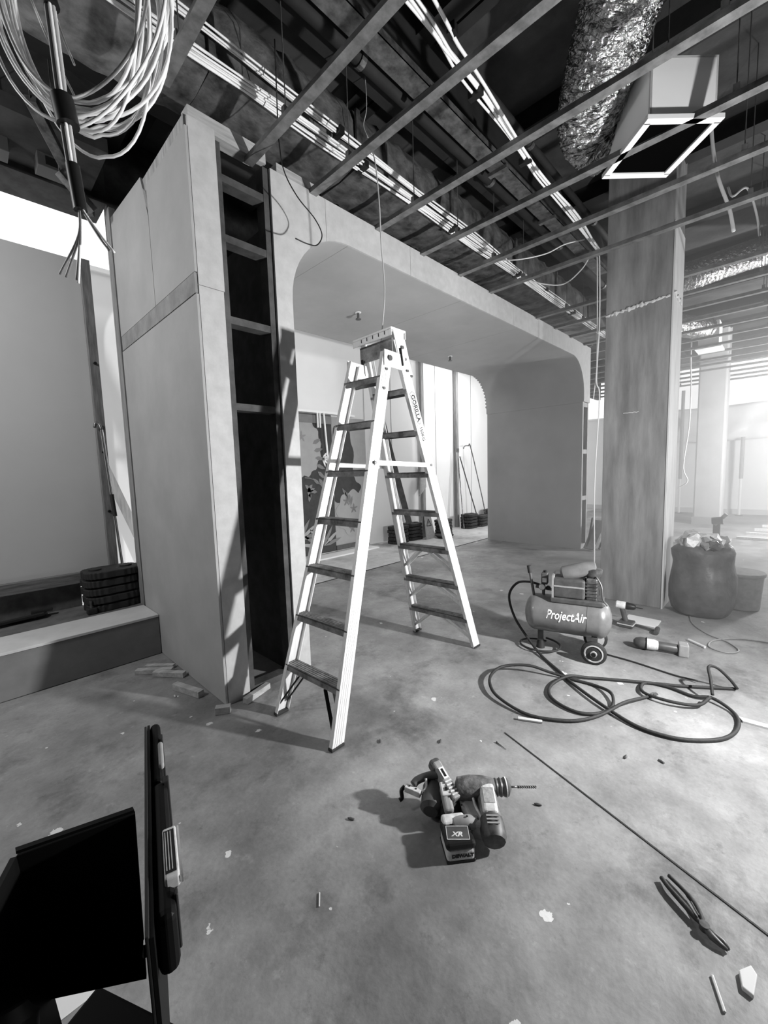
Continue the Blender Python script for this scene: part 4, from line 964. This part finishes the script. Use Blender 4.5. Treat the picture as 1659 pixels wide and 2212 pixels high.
# scraps on the platform
for i, (x, y, L_, a) in enumerate(((.18, 4.52, .30, .3), (.30, 4.50, .26, .1), (.24, 4.46, .34, .25), (.40, 4.54, .16, -.5))):
    t = obj('dark_scrap', bar(B(), (x - L_ / 2 * math.cos(a), y - L_ / 2 * math.sin(a) * .3, .352 + .012 * i), (x + L_ / 2 * math.cos(a), y + L_ / 2 * math.sin(a) * .3, .356 + .012 * i), .05, .018), black_r)
    tag(t, 'dark rubber scrap, %s in the heap on the platform' % ('lowest', 'second', 'third', 'topmost')[i], 'scrap', 'scraps on the platform')
# warning sign A-board
ws = thing('floor_sign', 'folding floor warning sign standing between the ballast stacks', 'sign', (7.02, 5.5, .004))
sm_ = M.Translation((7.02, 5.46, .006)) @ M.Rotation(-.18, 4, 'X') @ M(((1, 0, 0, 0), (0, 0, -1, 0), (0, 1, 0, 0), (0, 0, 0, 1)))
obj('panel', prism(B(), [(-.16, 0), (.16, 0), (.10, .60), (-.10, .60)], .012, sm_), mid_grey, ws)
bm = B(); q = [(-.08, .28), (.08, .28), (0, .43), (-.08, .28)]
for a, b in zip(q, q[1:]): bar(bm, sm_ @ V((a[0], a[1], .014)), sm_ @ V((b[0], b[1], .014)), .016, .002, (0, -1, 0))
bar(bm, sm_ @ V((0, .33, .014)), sm_ @ V((0, .38, .014)), .014, .002, (0, -1, 0)); obj('warning_triangle', bm, black, ws)
obj('rear_panel', prism(B(), [(-.16, 0), (.16, 0), (.10, .60), (-.10, .60)], .012, M.Translation((7.02, 5.66, .006)) @ M.Rotation(.14, 4, 'X') @ M(((1, 0, 0, 0), (0, 0, -1, 0), (0, 1, 0, 0), (0, 0, 0, 1)))), mid_grey, ws)
bs = thing('bucket', 'dark round mop tub beside the warning sign', 'bucket', (7.35, 5.3, .004))
obj('tub', lathe(B(), [(0, .15), (.02, .17), (.05, .20), (.07, .20)], frame((7.3, 5.3, .004), (7.3, 5.3, .3)), 20), black_r, bs, smooth=True)
# brooms
for i, (a, b, mt_, lab) in enumerate((((8.55, 5.72, .02), (8.72, 5.92, 1.9), pine, 'thin pole leaning left on the broom post'), ((8.62, 5.66, .02), (8.76, 5.90, 1.75), steel, 'second pole leaning left on the broom post'), ((9.12, 5.60, .30), (8.86, 5.92, 1.8), stud_dark, 'dark pole leaning right on the broom post'))):
    tag(obj('broom_pole', tube(B(), [a, b], .014, 8), mt_), lab, 'pole')
wire('bent_handle', 'bent metal trolley handle leaning right of the broom post', [(9.46, 5.55, .31), (9.40, 5.65, .9), (9.26, 5.85, 2.02), (9.2, 5.88, 2.07), (9.06, 5.9, 2.06), (9.0, 5.9, 2.0)], .014, steel, 'handle')
tag(obj('leaning_board', bar(B(), (6.55, 5.66, .38), (6.12, 5.98, 2.6), .05, .12), stud_dark), 'dark board leaning on the back wall behind the ladder', 'board')
tag(obj('rag', prism(B(), [(7.2, .9), (7.45, 1.1), (7.42, 1.5), (7.34, 1.62), (7.27, 1.55)], .03, mxz(5.92)), mid_grey), 'grey rag hanging on the left post of the back wall', 'cloth')
sp = thing('sprinkler_head', 'small sprinkler head poking through the portal soffit', 'sprinkler', (3.29, 3.52, 3.2))
obj('stem', tube(B(), [(3.29, 3.52, 3.27), (3.29, 3.52, 3.20)], .014, 10), steel, sp); obj('deflector', tube(B(), [(3.29, 3.52, 3.20), (3.29, 3.52, 3.193)], .032, 12), steel, sp); obj('escutcheon', tube(B(), [(3.29, 3.52, 3.269), (3.29, 3.52, 3.262)], .035, 14), white_m, sp)
sp2 = dup(sp, (5.6, 3.9, 3.2), 0, 'second sprinkler head near the far curve of the soffit')

# ================================================================ RIGHT SIDE
bg = thing('rubble_bag', 'full dark rubble sack standing beside the square column', 'bag', (4.97, .52, 0))
bm = B(); rings = []; rnd = random.Random(5); n = 36
for i, (z, r) in enumerate([(0, .19), (.03, .235), (.12, .262), (.25, .272), (.38, .262), (.46, .245), (.52, .235), (.58, .245), (.63, .25), (.67, .23), (.69, .20)]):
    rings.append([bm.verts.new((5.02 + r * (1 + .045 * math.sin(5 * a + i * .6) + rnd.uniform(-.012, .012)) * math.cos(a), .55 + r * (1 + .045 * math.sin(5 * a + i * .6) + rnd.uniform(-.012, .012)) * math.sin(a), z + (.02 * math.sin(3 * a) if i > 8 else 0))) for a in [2 * PI * k / n for k in range(n)]])
for a, b in zip(rings, rings[1:]):
    for k in range(n): bm.faces.new((a[k], a[(k + 1) % n], b[(k + 1) % n], b[k]))
bm.faces.new(rings[0][::-1]); bm.faces.new(rings[-1])
obj('sack', bm, bag_m, bg, smooth=True)
for i in range(20):
    a = rnd.uniform(0, 6.28); r = rnd.uniform(.02, .20); bm = B(); s_ = rnd.uniform(.05, .11)
    bmesh.ops.create_icosphere(bm, subdivisions=2, radius=s_, matrix=M.Translation((5.0 + r * math.cos(a), .55 + r * math.sin(a), .70 + rnd.uniform(-.01, .04))) @ M.Rotation(a, 4, 'Z') @ M.Diagonal((1.3, .7, .7, 1)))
    for v in bm.verts: v.co += V((rnd.uniform(-.018, .018), rnd.uniform(-.018, .018), rnd.uniform(-.018, .018)))
    obj('scrap', bm, (mid_grey, bag_m, lt_grey)[i % 3], bg, label='crumpled waste spilling out' if i % 3 == 2 else None)
bk = thing('bucket', 'grey lidded bucket standing behind the rubble sack', 'bucket', (5.5, .27, 0))
obj('pail', lathe(B(), [(0, .14), (.01, .15), (.34, .17)], frame((5.45, .27, 0), (5.45, .27, 1)), 28), mid_grey, bk, smooth=True)
obj('lid', lathe(B(), [(.34, .18), (.36, .185), (.375, .18), (.378, .05)], frame((5.45, .27, 0), (5.45, .27, 1)), 28), mid_grey, bk, smooth=True)
dd = thing('cordless_drill', 'cordless drill standing on its battery by the column foot', 'power tool', (4.2, 1.0, 0))
o0 = V((4.18, 1.0, 0))
obj('battery', bx((4.12, .93, 0), (4.23, 1.05, .055)), dark_grey, dd, bevel=.01, seg=3)
obj('battery_stripe', bx((4.115, .925, .03), (4.235, 1.055, .038)), lt_grey, dd)
obj('handle', tube(B(), [(4.18, 1.0, .05), (4.17, 1.03, .17)], [.024, .022], 14), dark_grey, dd, smooth=True)
obj('motor', lathe(B(), [(0, .02), (.01, .034), (.07, .036), (.085, .034)], frame((4.16, 1.085, .20), (4.19, .9, .19)), 20), lt_grey, dd, smooth=True)
obj('chuck', lathe(B(), [(.085, .032), (.10, .034), (.15, .026), (.165, .016), (.165, .004), (.22, .004)], frame((4.16, 1.085, .20), (4.19, .9, .19)), 16), black, dd, smooth=True)
tag(obj('tool_manual', bx((4.3, .78, .001), (4.5, 1.05, .012)), white_m), 'white tray board lying behind the cordless drill', 'board')
hmr = thing('hammer', 'small dark hammer lying right of the cordless drill', 'hammer', (4.15, .78, 0))
obj('handle', tube(B(), [(4.22, .93, .02), (4.16, .75, .02)], .010, 8), dark_grey, hmr); obj('head', tube(B(), [(4.22, .755, .025), (4.10, .745, .025)], .02, 10), dark_grey, hmr)
gr = thing('angle_grinder', 'stubby cordless grinder lying flat on the floor right of the compressor', 'power tool', (3.79, .63, 0))
g2 = frame((3.72, .83, .05), (3.80, .50, .045))
obj('head', lathe(B(), [(0, .015), (.015, .035), (.05, .048), (.085, .045)], g2, 18), dark_grey, gr, smooth=True)
obj('guard_ring', lathe(B(), [(.085, .050), (.093, .050)], g2, 18), black, gr)
obj('body', lathe(B(), [(.093, .044), (.15, .042), (.17, .034)], g2, 18), lt_grey, gr, smooth=True)
obj('grip', lathe(B(), [(.165, .034), (.29, .036), (.30, .03)], g2, 16), dark_grey, gr, smooth=True)
obj('battery', bx((.30, -.045, -.045), (.365, .05, .05), g2), mid_grey, gr, bevel=.008)
# thin cords on the floor at right
wire('thin_cord', 'thin pale cord curled on the floor behind the grinder', [(4.9, .62, .006), (4.6, .55, .006), (4.4, .42, .006), (4.30, .28, .006), (4.15, .20, .006), (4.05, .27, .006), (4.1, .38, .006), (4.28, .36, .006), (4.45, .2, .006), (4.5, .02, .006)], .006, mid_grey, 'cord')
# hand trolley by the portal leg
ht = thing('saw_horse', 'folded site trolley leaning at the right leg of the portal', 'trolley', (7.75, 2.35, 0))
obj('plate', bar(B(), (7.60, 2.42, .02), (7.85, 2.30, .50), .22, .04), mid_grey, ht)
obj('frame_tube', tube(B(), [(7.68, 2.28, .02), (7.9, 2.18, .55)], .016, 8), steel, ht); obj('frame_tube', tube(B(), [(7.62, 2.46, .02), (7.82, 2.44, .55)], .016, 8), steel, ht)
obj('wheel', tube(B(), [(7.80, 2.18, .08), (7.80, 2.22, .08)], .08, 16), black_r, ht)
# far floor-standing saw
fs = thing('mitre_saw', 'far grey mitre saw on a low stand at the right edge', 'saw', (9.4, .85, 0))
MWD[fs.name] = M.Translation((9.4, .55, 0))
obj('base', bx((9.2, .35, 0), (9.7, .75, .08)), mid_grey, fs, bevel=.01); obj('column', bx((9.4, .50, .08), (9.5, .60, .42)), dark_grey, fs)
obj('motor', lathe(B(), [(0, .06), (.16, .07)], frame((9.4, .62, .42), (9.4, .4, .44)), 16), dark_grey, fs, smooth=True); obj('arm', bar(B(), (9.42, .58, .35), (9.42, .42, .55), .05, .06), mid_grey, fs)
for k in range(4):
    tag(obj('metal_length', bx((10.2 + k * .7, -1.6, .0), (10.26 + k * .7, .62 - .1 * k, .05)), lt_grey), 'pale metal length lying on the far floor, %s from the saw' % ('nearest', 'second', 'third', 'farthest')[k], 'metal length', 'metal lengths on the far floor')
for (x, y, z1, lab) in ((14.6, 2.2, 3.5, 'grey prop tube before the far wall, left of the pale column'), (14.6, .86, 2.1, 'grey prop tube before the far wall, right of the pale column')):
    t = thing('wall_prop', lab, 'prop', (x, y, 0)); obj('tube', tube(B(), [(x, y, 1.0), (x, y, z1)], .045, 10), mid_grey, t); obj('inner_tube', tube(B(), [(x, y, .02), (x, y, 1.0)], .03, 10), white_m, t); obj('plate', bx((x - .08, y - .08, 0), (x + .08, y + .08, .02)), steel, t)
# plastic sheeting over the window
bm = B(); ny, nz = 60, 10; gv = []
for i in range(ny + 1):
    y = -3 + 6.2 * i / ny
    gv.append([bm.verts.new((14.78 + .035 * math.sin(y * 9 + j * .5) * (1 - j / nz * .5) + .03 * math.sin(y * 2.3 + j), y, 2.08 + .95 * j / nz - .05 * math.sin(y * 1.1))) for j in range(nz + 1)])
for i in range(ny):
    for j in range(nz): bm.faces.new((gv[i][j], gv[i + 1][j], gv[i + 1][j + 1], gv[i][j + 1]))
o = obj('plastic_sheet', bm, sheet_m, smooth='all'); o.modifiers.new('s', 'SOLIDIFY').thickness = .004
tag(o, 'pale creased plastic sheeting hung across the far wall', 'sheeting')

# thin dust haze on the bright side of the hall
hz = bx((3.6, -4.9, .01), (14.5, 2.3, 3.45))
hm_ = D.materials.new('dust_haze'); hm_.use_nodes = True; nt = hm_.node_tree
nt.nodes.remove(nt.nodes['Principled BSDF']); vs = nt.nodes.new('ShaderNodeVolumeScatter')
vs.inputs['Density'].default_value = .12; vs.inputs['Anisotropy'].default_value = .2
nt.links.new(vs.outputs[0], nt.nodes['Material Output'].inputs['Volume'])
o = obj('dust_haze', hz, hm_); tag(o, 'thin dusty haze filling the bright right side of the hall', 'haze'); o['kind'] = 'stuff'
